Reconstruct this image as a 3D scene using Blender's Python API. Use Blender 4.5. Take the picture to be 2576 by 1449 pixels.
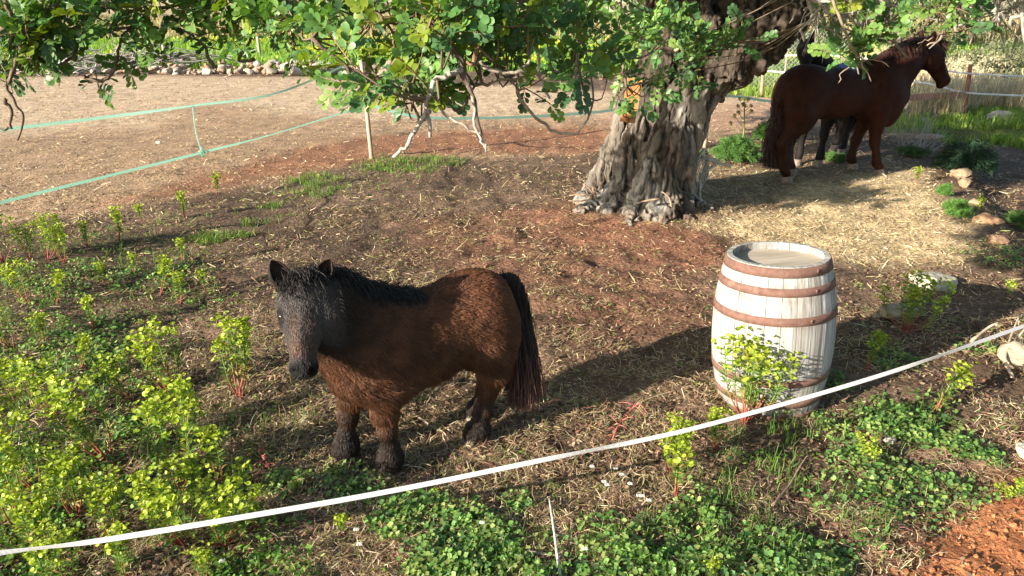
import bpy, math, random
import numpy as np
from mathutils import Vector, Matrix
for _o in list(bpy.data.objects): bpy.data.objects.remove(_o)
SC = bpy.context.scene
COL = SC.collection
rng = np.random.default_rng(7)
random.seed(7)
R = math.radians
# ---------------------------------------------------------------- camera, sky, sun, exposure
CAM_H, PITCH, FPX, CU, CV = 2.08, R(21.0), 1786.0, 1288.0, 724.5
cd = bpy.data.cameras.new('camera'); cam = bpy.data.objects.new('camera', cd); COL.objects.link(cam)
cam.location = (0, 0, CAM_H); cam.rotation_euler = (R(90) - PITCH, 0, 0)
cd.sensor_width = 36.0; cd.lens = FPX / 2576.0 * 36.0; cd.clip_end = 2000; cd.clip_start = .05
SC.camera = cam
SUN_EL, SUN_AZ = R(17.0), R(34.5)            # light travels towards azimuth 35 deg from +X
SDIR = Vector((math.cos(SUN_AZ) * math.cos(SUN_EL), math.sin(SUN_AZ) * math.cos(SUN_EL), -math.sin(SUN_EL)))
W = bpy.data.worlds.new('World'); SC.world = W; W.use_nodes = True
_nt = W.node_tree; _bg = _nt.nodes['Background']
_sk = _nt.nodes.new('ShaderNodeTexSky'); _sk.sky_type = 'NISHITA'; _sk.sun_disc = False
_sk.sun_elevation = SUN_EL; _sk.sun_rotation = math.atan2(-SDIR.x, -SDIR.y)
_sk.altitude = 50; _sk.dust_density = 1.0
_nt.links.new(_sk.outputs[0], _bg.inputs[0]); _bg.inputs[1].default_value = 0.085
sl = bpy.data.lights.new('sun', 'SUN'); sl.energy = 5.0; sl.angle = R(0.5); sl.color = (1.0, .89, .74)
sun = bpy.data.objects.new('sun', sl); COL.objects.link(sun); sun.rotation_euler = SDIR.to_track_quat('-Z', 'Y').to_euler()
SC.view_settings.view_transform = 'Standard'; SC.view_settings.look = 'None'
SC.view_settings.exposure = 1.6; SC.view_settings.gamma = 1; SC.view_settings.use_curve_mapping = False
SC.render.engine = 'CYCLES'
SC.cycles.max_bounces = 6; SC.cycles.transparent_max_bounces = 4
try: SC.cycles_curves.shape = 'RIBBONS'
except Exception: pass

# ---------------------------------------------------------------- where a point of the photo lies in the place
_fy, _fz, _uy, _uz = math.cos(PITCH), -math.sin(PITCH), math.sin(PITCH), math.cos(PITCH)
def ray(u, v):
    a = (u - CU) / FPX; b = -(v - CV) / FPX
    return a, _fy + b * _uy, _fz + b * _uz
def D(u, v, y):
    r = ray(u, v); t = y / r[1]; return np.array([r[0] * t, y, CAM_H + r[2] * t])
def hsh(ix, iy, s):
    n = (ix.astype(np.int64) * 374761393 + iy.astype(np.int64) * 668265263 + s * 974711) & 0xffffffff
    n = ((n ^ (n >> 13)) * 1274126177) & 0xffffffff
    n = n ^ (n >> 16)
    return (n & 0xffff) / 65535.0
def vn2(x, y, s=0):
    x = np.asarray(x, float); y = np.asarray(y, float)
    ix, iy = np.floor(x), np.floor(y); fx, fy = x - ix, y - iy
    fx = fx * fx * (3 - 2 * fx); fy = fy * fy * (3 - 2 * fy)
    a, b, c, d = hsh(ix, iy, s), hsh(ix + 1, iy, s), hsh(ix, iy + 1, s), hsh(ix + 1, iy + 1, s)
    return (a * (1 - fx) + b * fx) * (1 - fy) + (c * (1 - fx) + d * fx) * fy
def fbm2(x, y, s=0, o=4):
    r = 0; a = .5
    for i in range(o):
        r = r + a * vn2(x * 2 ** i, y * 2 ** i, s + i * 17); a *= .5
    return r / (1 - .5 ** o)
def vn3(p, s=0):
    x, y, z = p[:, 0], p[:, 1], p[:, 2]
    iz = np.floor(z); f = z - iz; f = f * f * (3 - 2 * f)
    out = np.zeros(len(p))
    for k, w in ((0, 1 - f), (1, f)):
        out += w * vn2(x + (iz + k) * 37.17, y + (iz + k) * 91.73, s)
    return out
def fbm3(p, s=0, o=3):
    r = 0; a = .5
    for i in range(o):
        r = r + a * vn3(p * 2 ** i, s + i * 13); a *= .5
    return r / (1 - .5 ** o)
def sst(a, b, x):
    t = np.clip((x - a) / (b - a), 0, 1); return t * t * (3 - 2 * t)

TRUNK = (1.55, 7.95)
def G0(u, v):
    r = ray(u, v); t = -CAM_H / r[2]; return r[0] * t, r[1] * t
LEDGE = np.array([G0(*p) for p in [(2200, 250), (2330, 330), (2400, 430), (2480, 560), (2576, 640), (2900, 760)]])
def ledge_side(x, y):          # signed distance to the ledge line, positive on its right
    x = np.asarray(x, float); y = np.asarray(y, float)
    best = np.full(x.shape, 1e9); sg = np.zeros(x.shape)
    for (a, b) in zip(LEDGE[:-1], LEDGE[1:]):
        d = b - a; L2 = d @ d
        t = np.clip(((x - a[0]) * d[0] + (y - a[1]) * d[1]) / L2, 0, 1)
        px, py = x - a[0] - t * d[0], y - a[1] - t * d[1]
        q = px * px + py * py; cr = d[0] * py - d[1] * px
        m = q < best; best = np.where(m, q, best); sg = np.where(m, np.sign(cr), sg)
    return np.sqrt(best) * sg
def gh(x, y):
    x = np.asarray(x, float); y = np.asarray(y, float)
    r = np.hypot(x, y - 3)
    near = 1 / (1 + (r / 14) ** 2)
    h = (fbm2(x * .35 + 9, y * .35, 3, 3) - .5) * .10 * near
    h = h + (fbm2(x * 2.2, y * 2.2, 5, 3) - .5) * .05 * near
    h = h + (fbm2(x * 8, y * 8, 11, 3) - .5) * .062 * near
    h = h + (fbm2(x * 3.7 + 5, y * 3.7, 13, 2) - .5) * .035 * near
    h = h + .08 * np.exp(-(((x - TRUNK[0]) ** 2 + (y - TRUNK[1]) ** 2) / 1.6))
    h = h - .22 * sst(.0, .5, ledge_side(x, y)) * (y < 14)
    h = h + sst(31, 60, y) * 1.1 + np.clip(y - 60, 0, 400) * .02
    return h
def gz(x, y): return float(gh(np.array([x]), np.array([y]))[0])
def G(u, v):
    r = ray(u, v); z = 0.0
    for _ in range(6):
        t = (z - CAM_H) / r[2]; x, y = r[0] * t, r[1] * t; z = gz(x, y)
    return np.array([x, y, z])

# ---------------------------------------------------------------- mesh helpers
def new_obj(name, data, parent=None, **kw):
    o = bpy.data.objects.new(name, data); COL.objects.link(o)
    if parent is not None: o.parent = parent
    for k, v in kw.items():
        if v is not None: o[k] = v
    return o
def npmesh(name, V, F, mat=None, col=None, smooth=True):
    V = np.asarray(V, np.float32); F = np.asarray(F, np.int32)
    me = bpy.data.meshes.new(name); n, k = F.shape
    me.vertices.add(len(V)); me.vertices.foreach_set('co', V.ravel())
    me.loops.add(n * k); me.loops.foreach_set('vertex_index', F.ravel())
    me.polygons.add(n); me.polygons.foreach_set('loop_start', np.arange(0, n * k, k, dtype=np.int32))
    me.update(calc_edges=True)
    me.polygons.foreach_set('use_smooth', np.full(n, smooth))
    if col is not None:
        c = np.ones((len(V), 4), np.float32); c[:, :3] = col
        a = me.color_attributes.new('col', 'FLOAT_COLOR', 'POINT'); a.data.foreach_set('color', c.ravel())
    if mat is not None: me.materials.append(mat)
    return me
class MB:
    def __init__(s): s.V = []; s.F = []; s.C = []; s.n = 0
    def add(s, V, F, col=None):
        V = np.asarray(V, float); F = np.asarray(F, int)
        if F.shape[1] == 4: F = np.concatenate([F[:, [0, 1, 2]], F[:, [0, 2, 3]]])
        s.V.append(V); s.F.append(F + s.n); s.n += len(V)
        s.C.append(np.broadcast_to(np.array(col if col is not None else (1, 1, 1), float), (len(V), 3)))
        return s
    def mesh(s, name, mat, smooth=True, col=True):
        return npmesh(name, np.concatenate(s.V), np.concatenate(s.F), mat, np.concatenate(s.C) if col else None, smooth)
def tube(P, r, n=6, cap=True):
    P = np.asarray(P, float); r = np.broadcast_to(np.asarray(r, float), (len(P),))
    T = np.gradient(P, axis=0); T /= np.linalg.norm(T, axis=1)[:, None] + 1e-9
    ref = np.array([0, 0, 1.0]) if abs(T[0, 2]) < .9 else np.array([1.0, 0, 0])
    N = []
    nv = np.cross(T[0], ref); nv /= np.linalg.norm(nv)
    for t in T:
        nv = nv - t * (nv @ t); nv /= np.linalg.norm(nv) + 1e-9; N.append(nv)
    N = np.array(N); B = np.cross(T, N)
    a = np.linspace(0, 2 * np.pi, n, endpoint=False)
    V = P[:, None] + r[:, None, None] * (np.cos(a)[None, :, None] * N[:, None] + np.sin(a)[None, :, None] * B[:, None])
    V = V.reshape(-1, 3); F = []
    for i in range(len(P) - 1):
        for j in range(n):
            k = (j + 1) % n
            F.append((i * n + j, i * n + k, (i + 1) * n + k)); F.append((i * n + j, (i + 1) * n + k, (i + 1) * n + j))
    if cap:
        V = np.concatenate([V, P[:1], P[-1:]]); c0, c1 = len(V) - 2, len(V) - 1; m = (len(P) - 1) * n
        for j in range(n):
            k = (j + 1) % n
            F.append((c0, k, j)); F.append((c1, m + j, m + k))
    return V, np.array(F)
def spline(P, n):
    P = np.asarray(P, float); m = len(P)
    if m == 2: return P[0] + (P[1] - P[0]) * np.linspace(0, 1, n)[:, None]
    t = np.linspace(0, m - 1, n); i = np.clip(t.astype(int), 0, m - 2); f = (t - i)[:, None]
    Q = np.concatenate([2 * P[:1] - P[1:2], P, 2 * P[-1:] - P[-2:-1]])
    a, b, c, d = Q[i], Q[i + 1], Q[i + 2], Q[i + 3]
    return .5 * (2 * b + (c - a) * f + (2 * a - 5 * b + 4 * c - d) * f ** 2 + (3 * b - a - 3 * c + d) * f ** 3)
def box(c, s, M=None):
    V = np.array([(x, y, z) for x in (-.5, .5) for y in (-.5, .5) for z in (-.5, .5)]) * np.array(s)
    if M is not None: V = V @ np.array(M).T
    F = np.array([(0, 1, 3, 2), (4, 6, 7, 5), (0, 4, 5, 1), (2, 3, 7, 6), (0, 2, 6, 4), (1, 5, 7, 3)])
    return V + np.array(c), F
def frames(d, up):
    d = d / (np.linalg.norm(d, axis=1)[:, None] + 1e-9)
    s = np.cross(up, d); s /= np.linalg.norm(s, axis=1)[:, None] + 1e-9
    n = np.cross(d, s)
    return np.stack([d, s, n], axis=2)          # columns: along, side, normal
def stamp(TV, TF, pos, M, sc, col, TC=None):
    n, m = len(pos), len(TV)
    sc = np.broadcast_to(np.asarray(sc, float).reshape(len(np.atleast_1d(sc)), -1), (n, 3)) if np.ndim(sc) > 1 else np.broadcast_to(np.asarray(sc, float).reshape(-1, 1), (n, 3))
    V = np.einsum('nij,nmj->nmi', M, TV[None] * sc[:, None, :]) + pos[:, None]
    F = (TF[None] + (np.arange(n) * m)[:, None, None]).reshape(-1, TF.shape[1])
    C = np.broadcast_to(col[:, None, :], (n, m, 3))
    if TC is not None: C = C * TC[None]
    return V.reshape(-1, 3), F, C.reshape(-1, 3)
def empty(name, loc=(0, 0, 0), rz=0, **kw):
    o = new_obj(name, None, **kw); o.location = tuple(float(c) for c in loc); o.rotation_euler = (0, 0, rz); o.empty_display_size = .1
    return o
def copy_tree(o, loc=None, rot=None, sc=None, **kw):
    c = o.copy(); COL.objects.link(c)
    for k, v in kw.items(): c[k] = v
    if loc is not None: c.location = tuple(float(q) for q in loc)
    if rot is not None: c.rotation_euler = rot
    if sc is not None: c.scale = (sc, sc, sc) if np.isscalar(sc) else sc
    for ch in list(o.children):
        d = ch.copy(); COL.objects.link(d); d.parent = c
        for g in ch.children:
            e = g.copy(); COL.objects.link(e); e.parent = d
    return c

# ---------------------------------------------------------------- materials
def mat(name, base=None, attr=False, rough=.8, spec=.3, noise=None, noise2=None, bump=None, trans=None, stretch=(1, 1, 1), coord='Object', bump2=None, sheen=0, rand=False):
    m = bpy.data.materials.new(name); m.use_nodes = True; nt = m.node_tree; N = nt.nodes; L = nt.links
    b = N['Principled BSDF']; b.inputs['Roughness'].default_value = rough; b.inputs['Specular IOR Level'].default_value = spec
    if sheen: b.inputs['Sheen Weight'].default_value = sheen
    tc = N.new('ShaderNodeTexCoord'); mp = N.new('ShaderNodeMapping'); mp.inputs['Scale'].default_value = stretch
    L.new(tc.outputs[coord], mp.inputs[0])
    if rand:                                     # alike pieces get their own cut of the grain
        oi = N.new('ShaderNodeObjectInfo'); vm = N.new('ShaderNodeVectorMath'); vm.operation = 'SCALE'; vm.inputs[0].default_value = (37., 51., 23.)
        L.new(oi.outputs['Random'], vm.inputs['Scale']); L.new(vm.outputs[0], mp.inputs['Location'])
    if attr:
        a = N.new('ShaderNodeAttribute'); a.attribute_name = 'col'; out = a.outputs['Color']
    else:
        a = N.new('ShaderNodeRGB'); a.outputs[0].default_value = (*base, 1); out = a.outputs[0]
    for nz in (noise, noise2):
        if nz:                                   # (scale, low, high) or (scale, low, high, colour)
            t = N.new('ShaderNodeTexNoise'); t.inputs['Scale'].default_value = nz[0]; t.inputs['Detail'].default_value = 6; t.inputs['Roughness'].default_value = .65
            L.new(mp.outputs[0], t.inputs['Vector'])
            mr = N.new('ShaderNodeMapRange'); mr.inputs[1].default_value = .3; mr.inputs[2].default_value = .7
            mx = N.new('ShaderNodeMix'); mx.data_type = 'RGBA'
            L.new(t.outputs[0], mr.inputs[0])
            if len(nz) == 3:
                mr.inputs[3].default_value = nz[1]; mr.inputs[4].default_value = nz[2]
                mx.blend_type = 'MULTIPLY'; mx.inputs[0].default_value = 1
                L.new(out, mx.inputs[6]); L.new(mr.outputs[0], mx.inputs[7])
            else:
                mr.inputs[1].default_value = nz[1]; mr.inputs[2].default_value = nz[2]
                L.new(mr.outputs[0], mx.inputs[0]); L.new(out, mx.inputs[6]); mx.inputs[7].default_value = (*nz[3], 1)
            out = mx.outputs[2]
    L.new(out, b.inputs['Base Color'])
    prev = None
    for bp in (bump, bump2):
        if bp:
            t = N.new('ShaderNodeTexNoise'); t.inputs['Scale'].default_value = bp[0]; t.inputs['Detail'].default_value = 5
            L.new(mp.outputs[0], t.inputs['Vector'])
            bn = N.new('ShaderNodeBump'); bn.inputs['Strength'].default_value = bp[1]; bn.inputs['Distance'].default_value = bp[2]
            L.new(t.outputs[0], bn.inputs['Height'])
            if prev: L.new(prev, bn.inputs['Normal'])
            prev = bn.outputs[0]
    if prev: L.new(prev, b.inputs['Normal'])
    if trans:
        tr = N.new('ShaderNodeBsdfTranslucent'); ms = N.new('ShaderNodeMixShader'); ms.inputs[0].default_value = trans[0]
        mx = N.new('ShaderNodeMix'); mx.data_type = 'RGBA'; mx.blend_type = 'MULTIPLY'; mx.inputs[0].default_value = 1
        L.new(out, mx.inputs[6]); mx.inputs[7].default_value = (*trans[1], 1); L.new(mx.outputs[2], tr.inputs[0])
        L.new(b.outputs[0], ms.inputs[1]); L.new(tr.outputs[0], ms.inputs[2]); L.new(ms.outputs[0], N['Material Output'].inputs[0])
    return m
M_ground = mat('soil', attr=True, rough=.95, spec=.1, noise=(22, .5, 1.4), noise2=(3.1, .72, 1.28), bump=(35, .9, .03), bump2=(180, .8, .008))
M_litter = mat('dry_litter', attr=True, rough=.75, spec=.2, trans=(.25, (1, .9, .7)))
M_green = mat('herb_leaf', attr=True, rough=.5, spec=.35, trans=(.35, (1.3, 1.3, .5)))
M_leaf = mat('carob_leaf', attr=True, rough=.42, spec=.35, noise=(30, .75, 1.25), trans=(.28, (1.4, 1.5, .4)))
M_stem = mat('plant_stem', attr=True, rough=.55, spec=.3)
M_bark = mat('bark', attr=True, rough=.9, spec=.15, noise=(9, .55, 1.4), noise2=(40, .7, 1.25), stretch=(1, 1, .3), bump=(14, 1, .05), bump2=(60, .8, .012))
M_twig = mat('twig_bark', attr=True, rough=.9, spec=.15, noise=(25, .6, 1.35), bump=(60, .6, .006))
M_stave = mat('weathered_oak', attr=True, rough=.8, spec=.2, noise=(34, .48, 1.22), noise2=(9, .52, .70, (.20, .175, .145)), stretch=(1, 1, .06), bump=(60, .8, .005), rand=True)
M_lid = mat('weathered_lid', attr=True, rough=.85, spec=.15, noise=(9, .75, 1.15), noise2=(14, .62, .75, (.25, .17, .12)), stretch=(.25, 1, 1), bump=(50, .4, .003), rand=True)
M_hoop = mat('rusty_hoop', (.145, .080, .062), rough=.85, spec=.3, noise=(30, .7, 1.3), noise2=(7, .55, .75, (.22, .14, .11)), bump=(70, .3, .002))
M_rock = mat('limestone', attr=True, rough=.9, spec=.15, noise=(7, .65, 1.25), noise2=(4, .58, .72, (.36, .20, .10)), bump=(16, .8, .03), bump2=(70, .6, .008))
M_coat = mat('coat', attr=True, rough=.72, spec=.12, noise=(14, .7, 1.3), bump=(120, .3, .003))
M_fur = mat('fur', attr=True, rough=.5, spec=.3)
M_hoof = mat('hoof_horn', (.22, .175, .14), rough=.6, spec=.3, noise=(40, .5, 1.3))
M_eye = mat('eye', (.012, .008, .006), rough=.08, spec=.6)
M_tape = mat('white_tape', (.85, .85, .85), rough=.6, spec=.3, noise=(220, .9, 1.05), trans=(.5, (1, 1, 1)))
M_gtape = mat('green_tape', (.36, .64, .54), rough=.6, spec=.3, noise=(90, .8, 1.15), trans=(.6, (1, 1, 1)))
_n = M_gtape.node_tree; _o = _n.nodes['Material Output']; _m = _n.nodes.new('ShaderNodeMixShader'); _tp = _n.nodes.new('ShaderNodeBsdfTransparent')   # an open netting weave
_m.inputs[0].default_value = .3; _n.links.new(_o.inputs[0].links[0].from_socket, _m.inputs[1]); _n.links.new(_tp.outputs[0], _m.inputs[2]); _n.links.new(_m.outputs[0], _o.inputs[0])
M_post = mat('post_wood', attr=True, rough=.85, spec=.2, noise=(18, .65, 1.25), stretch=(1, 1, .15), bump=(40, .5, .006))
M_metal = mat('grey_painted_metal', (.36, .36, .33), rough=.5, spec=.4, noise=(25, .7, 1.2))
M_wire = mat('wire', (.35, .37, .37), rough=.45, spec=.5)
M_cloth = mat('blue_cloth', (.10, .13, .32), rough=.9, noise=(60, .7, 1.2))
# ================================================================ ground
def polyw(poly, x, y, soft):
    P = np.array([G0(*p) for p in poly]); x = np.asarray(x, float); y = np.asarray(y, float)
    ins = np.zeros(x.shape, bool); d2 = np.full(x.shape, 1e9)
    for a, b in zip(P, np.roll(P, -1, 0)):
        c = (a[1] > y) != (b[1] > y)
        xi = (b[0] - a[0]) * (y - a[1]) / (b[1] - a[1] + 1e-12) + a[0]
        ins ^= c & (x < xi)
        d = b - a; t = np.clip(((x - a[0]) * d[0] + (y - a[1]) * d[1]) / (d @ d + 1e-12), 0, 1)
        d2 = np.minimum(d2, (x - a[0] - t * d[0]) ** 2 + (y - a[1] - t * d[1]) ** 2)
    s = np.sqrt(d2) * np.where(ins, 1, -1)
    s = s + (fbm2(x * 1.7 / max(soft, .3) * .4, y * 1.7 / max(soft, .3) * .4, 31, 3) - .5) * soft * 2.2
    return sst(-soft, soft, s)
Z = dict(
    paddock=([(-900, 640), (0, 570), (300, 525), (600, 475), (800, 428), (950, 402), (1450, 390), (1560, 360), (1800, 350), (1960, 320), (2010, 268), (1950, 236), (1700, 238), (880, 196), (400, 190), (0, 200), (-900, 205)], .35),
    pale=([(-900, 390), (300, 315), (500, 270), (900, 290), (1500, 296), (1960, 290), (2000, 255), (1950, 238), (1700, 240), (880, 198), (400, 192), (-900, 205)], .9),
    redband=([(880, 345), (1300, 318), (1560, 318), (1560, 380), (1100, 388), (800, 425), (560, 475), (300, 510), (500, 440)], .4),
    mound=([(1300, 540), (1480, 515), (1760, 590), (1900, 640), (1740, 700), (1480, 620)], .3),
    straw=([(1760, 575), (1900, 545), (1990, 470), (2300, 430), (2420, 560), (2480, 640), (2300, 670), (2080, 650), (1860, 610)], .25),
    strawshade=([(1500, 440), (1800, 410), (1980, 420), (2300, 400), (2330, 440), (1990, 480), (1880, 560), (1500, 560)], .35),  # straw inside the tree's shadow, its shade painted in as darker soil
    midred=([(1000, 560), (1400, 540), (1750, 640), (1800, 800), (1500, 900), (1250, 700)], .5),
    path=([(2140, 1460), (2330, 1300), (2450, 1235), (2600, 1170), (2900, 1200), (2900, 1700), (2050, 1700)], .12),
    rgreen=([(1780, 236), (1990, 245), (2250, 290), (2330, 330), (2420, 330), (2600, 345), (3400, 330), (3400, 150), (1700, 150)], .6),
    strip=([(1500, 270), (1960, 256), (2250, 245), (2330, 330), (2280, 360), (2200, 310), (1970, 330), (1760, 330), (1500, 320)], .4),
    lweeds=([(-700, 640), (0, 610), (330, 590), (520, 640), (560, 760), (330, 830), (300, 960), (660, 1040), (680, 1300), (640, 1700), (-700, 1700)], .2),
    rweeds=([(1420, 1449), (1560, 1290), (1740, 1210), (1850, 1075), (2100, 1040), (2330, 1000), (2420, 1130), (2500, 1280), (2330, 1330), (2210, 1400), (2150, 1600), (1300, 1650), (1050, 1600), (1080, 1400), (1200, 1330), (1330, 1360)], .1),
    midgrass=([(330, 600), (600, 500), (800, 440), (960, 400), (1120, 395), (1080, 440), (850, 500), (700, 560), (560, 640), (440, 660)], .3),
)
def zw(k, x, y): return polyw(Z[k][0], x, y, Z[k][1])
def soil(x, y):
    n1 = fbm2(x * 1.3, y * 1.3, 41, 4); n2 = fbm2(x * 5, y * 5, 43, 3)
    c = np.empty(x.shape + (3,)); c[:] = (.145, .098, .068)
    c *= (.45 + 1.1 * n1)[..., None] * (.7 + .6 * fbm2(x * 6 + 3, y * 6, 47, 3))[..., None]
    def mixin(w, col):
        nonlocal c
        c = c * (1 - w[..., None]) + np.array(col) * (.75 + .5 * n2)[..., None] * w[..., None]
    mixin(zw('midred', x, y) * .75, (.215, .110, .070))
    mixin(zw('paddock', x, y), (.37, .25, .155))
    mixin(zw('pale', x, y) * .85, (.54, .41, .275))
    mixin(zw('redband', x, y) * .9, (.27, .13, .075))
    mixin(zw('strip', x, y) * .7, (.42, .26, .17))
    mixin(zw('mound', x, y), (.25, .125, .08))
    mixin(zw('strawshade', x, y) * .7, (.33, .24, .14))
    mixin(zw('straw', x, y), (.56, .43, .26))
    mixin(zw('rgreen', x, y), (.18, .21, .06))
    mixin(sst(28.6, 31, y), (.14, .21, .04))
    mixin(sst(44, 52, y + 6 * (n1 - .5)), (.44, .36, .2))
    mixin(zw('lweeds', x, y) * .5, (.09, .075, .042))
    mixin(zw('path', x, y), (.38, .155, .07))
    return c
_t = np.linspace(-1, 1, 560)
_ax = np.sinh(_t * 6.2) / np.sinh(6.2) * 420
_ay = np.sinh(_t * 6.2) / np.sinh(6.2) * 420 + 4.0
_X, _Y = np.meshgrid(_ax, _ay, indexing='ij')
_Zz = gh(_X.ravel(), _Y.ravel())
_n = len(_t); _I = np.arange(_n * _n).reshape(_n, _n)
_F = np.stack([_I[:-1, :-1], _I[1:, :-1], _I[1:, 1:], _I[:-1, 1:]], -1).reshape(-1, 4)
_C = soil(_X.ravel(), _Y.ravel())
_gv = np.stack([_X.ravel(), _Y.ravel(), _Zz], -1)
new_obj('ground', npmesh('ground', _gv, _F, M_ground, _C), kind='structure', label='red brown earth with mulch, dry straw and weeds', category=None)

# ---------------------------------------------------------------- SDF bodies
class Field:
    def __init__(s, lo, hi, h):
        s.h = h; s.lo = np.array(lo, float)
        s.ax = [np.arange(l, u + h, h) for l, u in zip(lo, hi)]
        s.f = np.full([len(a) for a in s.ax], 1.0)
    def _sub(s, lo, hi, k):
        sl = []
        for a, l, u in zip(s.ax, lo, hi):
            i = max(0, np.searchsorted(a, l - k - .03)); j = min(len(a), np.searchsorted(a, u + k + .03))
            if j <= i: return None, None
            sl.append(slice(i, j))
        sl = tuple(sl)
        return sl, np.stack(np.meshgrid(*[a[q] for a, q in zip(s.ax, sl)], indexing='ij'), -1)
    def _mix(s, sl, d, k, sub=False):
        o = s.f[sl]
        if sub: s.f[sl] = np.maximum(o, -d); return
        hh = np.maximum(k - np.abs(o - d), 0) / k
        s.f[sl] = np.minimum(o, d) - hh * hh * k * .25
    def cone(s, a, b, ra, rb, k=.05):
        a = np.array(a, float); b = np.array(b, float); m = max(ra, rb)
        sl, P = s._sub(np.minimum(a, b) - m, np.maximum(a, b) + m, k)
        if sl is None: return
        ba = b - a; q = P - a; t = np.clip(q @ ba / (ba @ ba + 1e-12), 0, 1)
        d = np.linalg.norm(q - t[..., None] * ba, axis=-1) - (ra + (rb - ra) * t)
        s._mix(sl, d, k)
    def chain(s, pts, k=.05):
        for p, q in zip(pts[:-1], pts[1:]): s.cone(p[0], q[0], p[1], q[1], k)
    def ell(s, c, r, k=.08, M=None, sub=False):
        c = np.array(c, float); r = np.array(r, float); m = max(r)
        sl, P = s._sub(c - m, c + m, k)
        if sl is None: return
        q = P - c
        if M is not None: q = q @ np.array(M)
        k0 = np.linalg.norm(q / r, axis=-1); k1 = np.linalg.norm(q / (r * r), axis=-1) + 1e-9
        s._mix(sl, k0 * (k0 - 1) / k1, k, sub)
    def mesh(s, smooth=2):
        f = s.f; h = s.h; nx, ny, nz = f.shape
        S = f < 0
        c = [f[i:nx - 1 + i, j:ny - 1 + j, k:nz - 1 + k] for i in (0, 1) for j in (0, 1) for k in (0, 1)]
        cs = sum((q < 0).astype(int) for q in c)
        act = (cs > 0) & (cs < 8); idx = np.full(act.shape, -1); idx[act] = np.arange(act.sum())
        cv = [q[act] for q in c]; off = np.array([(i, j, k) for i in (0, 1) for j in (0, 1) for k in (0, 1)], float)
        acc = np.zeros((act.sum(), 3)); w = np.zeros(act.sum())
        for a in range(8):
            for b in range(a + 1, 8):
                if np.abs(off[a] - off[b]).sum() != 1: continue
                m = (cv[a] < 0) != (cv[b] < 0)
                t = np.where(m, cv[a] / np.where(m, cv[a] - cv[b], 1), 0)
                acc += np.where(m[:, None], off[a] + t[:, None] * (off[b] - off[a]), 0); w += m
        V = (np.argwhere(act) + acc / w[:, None]) * h + s.lo
        Q = []
        for ax in range(3):
            sh = [slice(1, -1)] * 3; s0 = list(sh); s1 = list(sh); s0[ax] = slice(0, -1); s1[ax] = slice(1, None)
            A, B = S[tuple(s0)], S[tuple(s1)]
            for flip, m in ((False, A & ~B), (True, ~A & B)):
                p = np.argwhere(m)
                for t in range(3):
                    if t != ax: p[:, t] += 1
                u, v = [(1, 2), (2, 0), (0, 1)][ax]
                def cell(du, dv):
                    r = p.copy(); r[:, u] += du; r[:, v] += dv; return idx[r[:, 0], r[:, 1], r[:, 2]]
                q = np.stack([cell(-1, -1), cell(0, -1), cell(0, 0), cell(-1, 0)], -1)
                Q.append(q[:, ::-1] if flip else q)
        F = np.concatenate(Q); F = F[(F >= 0).all(1)]
        E = np.concatenate([F[:, [0, 1]], F[:, [1, 2]], F[:, [2, 3]], F[:, [3, 0]]])
        for _ in range(smooth):
            a = np.zeros_like(V); n = np.zeros(len(V))
            for i, j in ((0, 1), (1, 0)):
                np.add.at(a, E[:, i], V[E[:, j]]); np.add.at(n, E[:, i], 1)
            V = V * .4 + .6 * a / np.maximum(n, 1)[:, None]
        return V, F
def vnormals(V, F):
    n = np.cross(V[F[:, 2]] - V[F[:, 0]], V[F[:, 3]] - V[F[:, 1]]); N = np.zeros_like(V)
    for i in range(4): np.add.at(N, F[:, i], n)
    return N / (np.linalg.norm(N, axis=1)[:, None] + 1e-12)
def subdiv(V, F):
    E = np.concatenate([F[:, [0, 1]], F[:, [1, 2]], F[:, [2, 3]], F[:, [3, 0]]]); E.sort(1)
    U, inv = np.unique(E, axis=0, return_inverse=True); inv = inv.ravel(); n, m = len(V), len(F)
    mid = (V[U[:, 0]] + V[U[:, 1]]) / 2; ce = V[F].mean(1); e = (inv + n).reshape(4, m); c = np.arange(m) + n + len(U)
    return np.concatenate([V, mid, ce]), np.concatenate([np.stack([F[:, i], e[i], c, e[i - 1]], 1) for i in range(4)])
def hair(name, roots, pts, rad, cols, matl, parent):
    """pts: (n, k, 3) points of each strand; rad: (k,) radii; cols (n,3)"""
    n, k = pts.shape[:2]
    cu = bpy.data.hair_curves.new(name); cu.add_curves([k] * n)
    cu.attributes['position'].data.foreach_set('vector', pts.astype(np.float32).ravel())
    a = cu.attributes.get('radius') or cu.attributes.new('radius', 'FLOAT', 'POINT')
    a.data.foreach_set('value', np.broadcast_to(np.asarray(rad, np.float32), (n, k)).ravel())
    cols = np.asarray(cols, np.float32); per = cols.ndim == 3       # (n, k, 3): colour runs along each hair
    c = cu.attributes.new('col', 'FLOAT_COLOR', 'POINT' if per else 'CURVE'); cc = np.ones((n * k if per else n, 4), np.float32); cc[:, :3] = cols.reshape(-1, 3)
    c.data.foreach_set('color', cc.ravel())
    cu.materials.append(matl)
    o = new_obj(name, cu, parent); o['kind'] = 'stuff'
    return o
def seeds(V, F, n, dens=None):
    T = np.concatenate([F[:, [0, 1, 2]], F[:, [0, 2, 3]]])
    A = np.linalg.norm(np.cross(V[T[:, 1]] - V[T[:, 0]], V[T[:, 2]] - V[T[:, 0]]), axis=1)
    if dens is not None: A = A * dens[T[:, 0]]
    i = rng.choice(len(T), n, p=A / A.sum()); a, b = rng.random(n), rng.random(n)
    m = a + b > 1; a[m], b[m] = 1 - a[m], 1 - b[m]
    w = np.stack([1 - a - b, a, b], -1)
    return T[i], w
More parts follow.
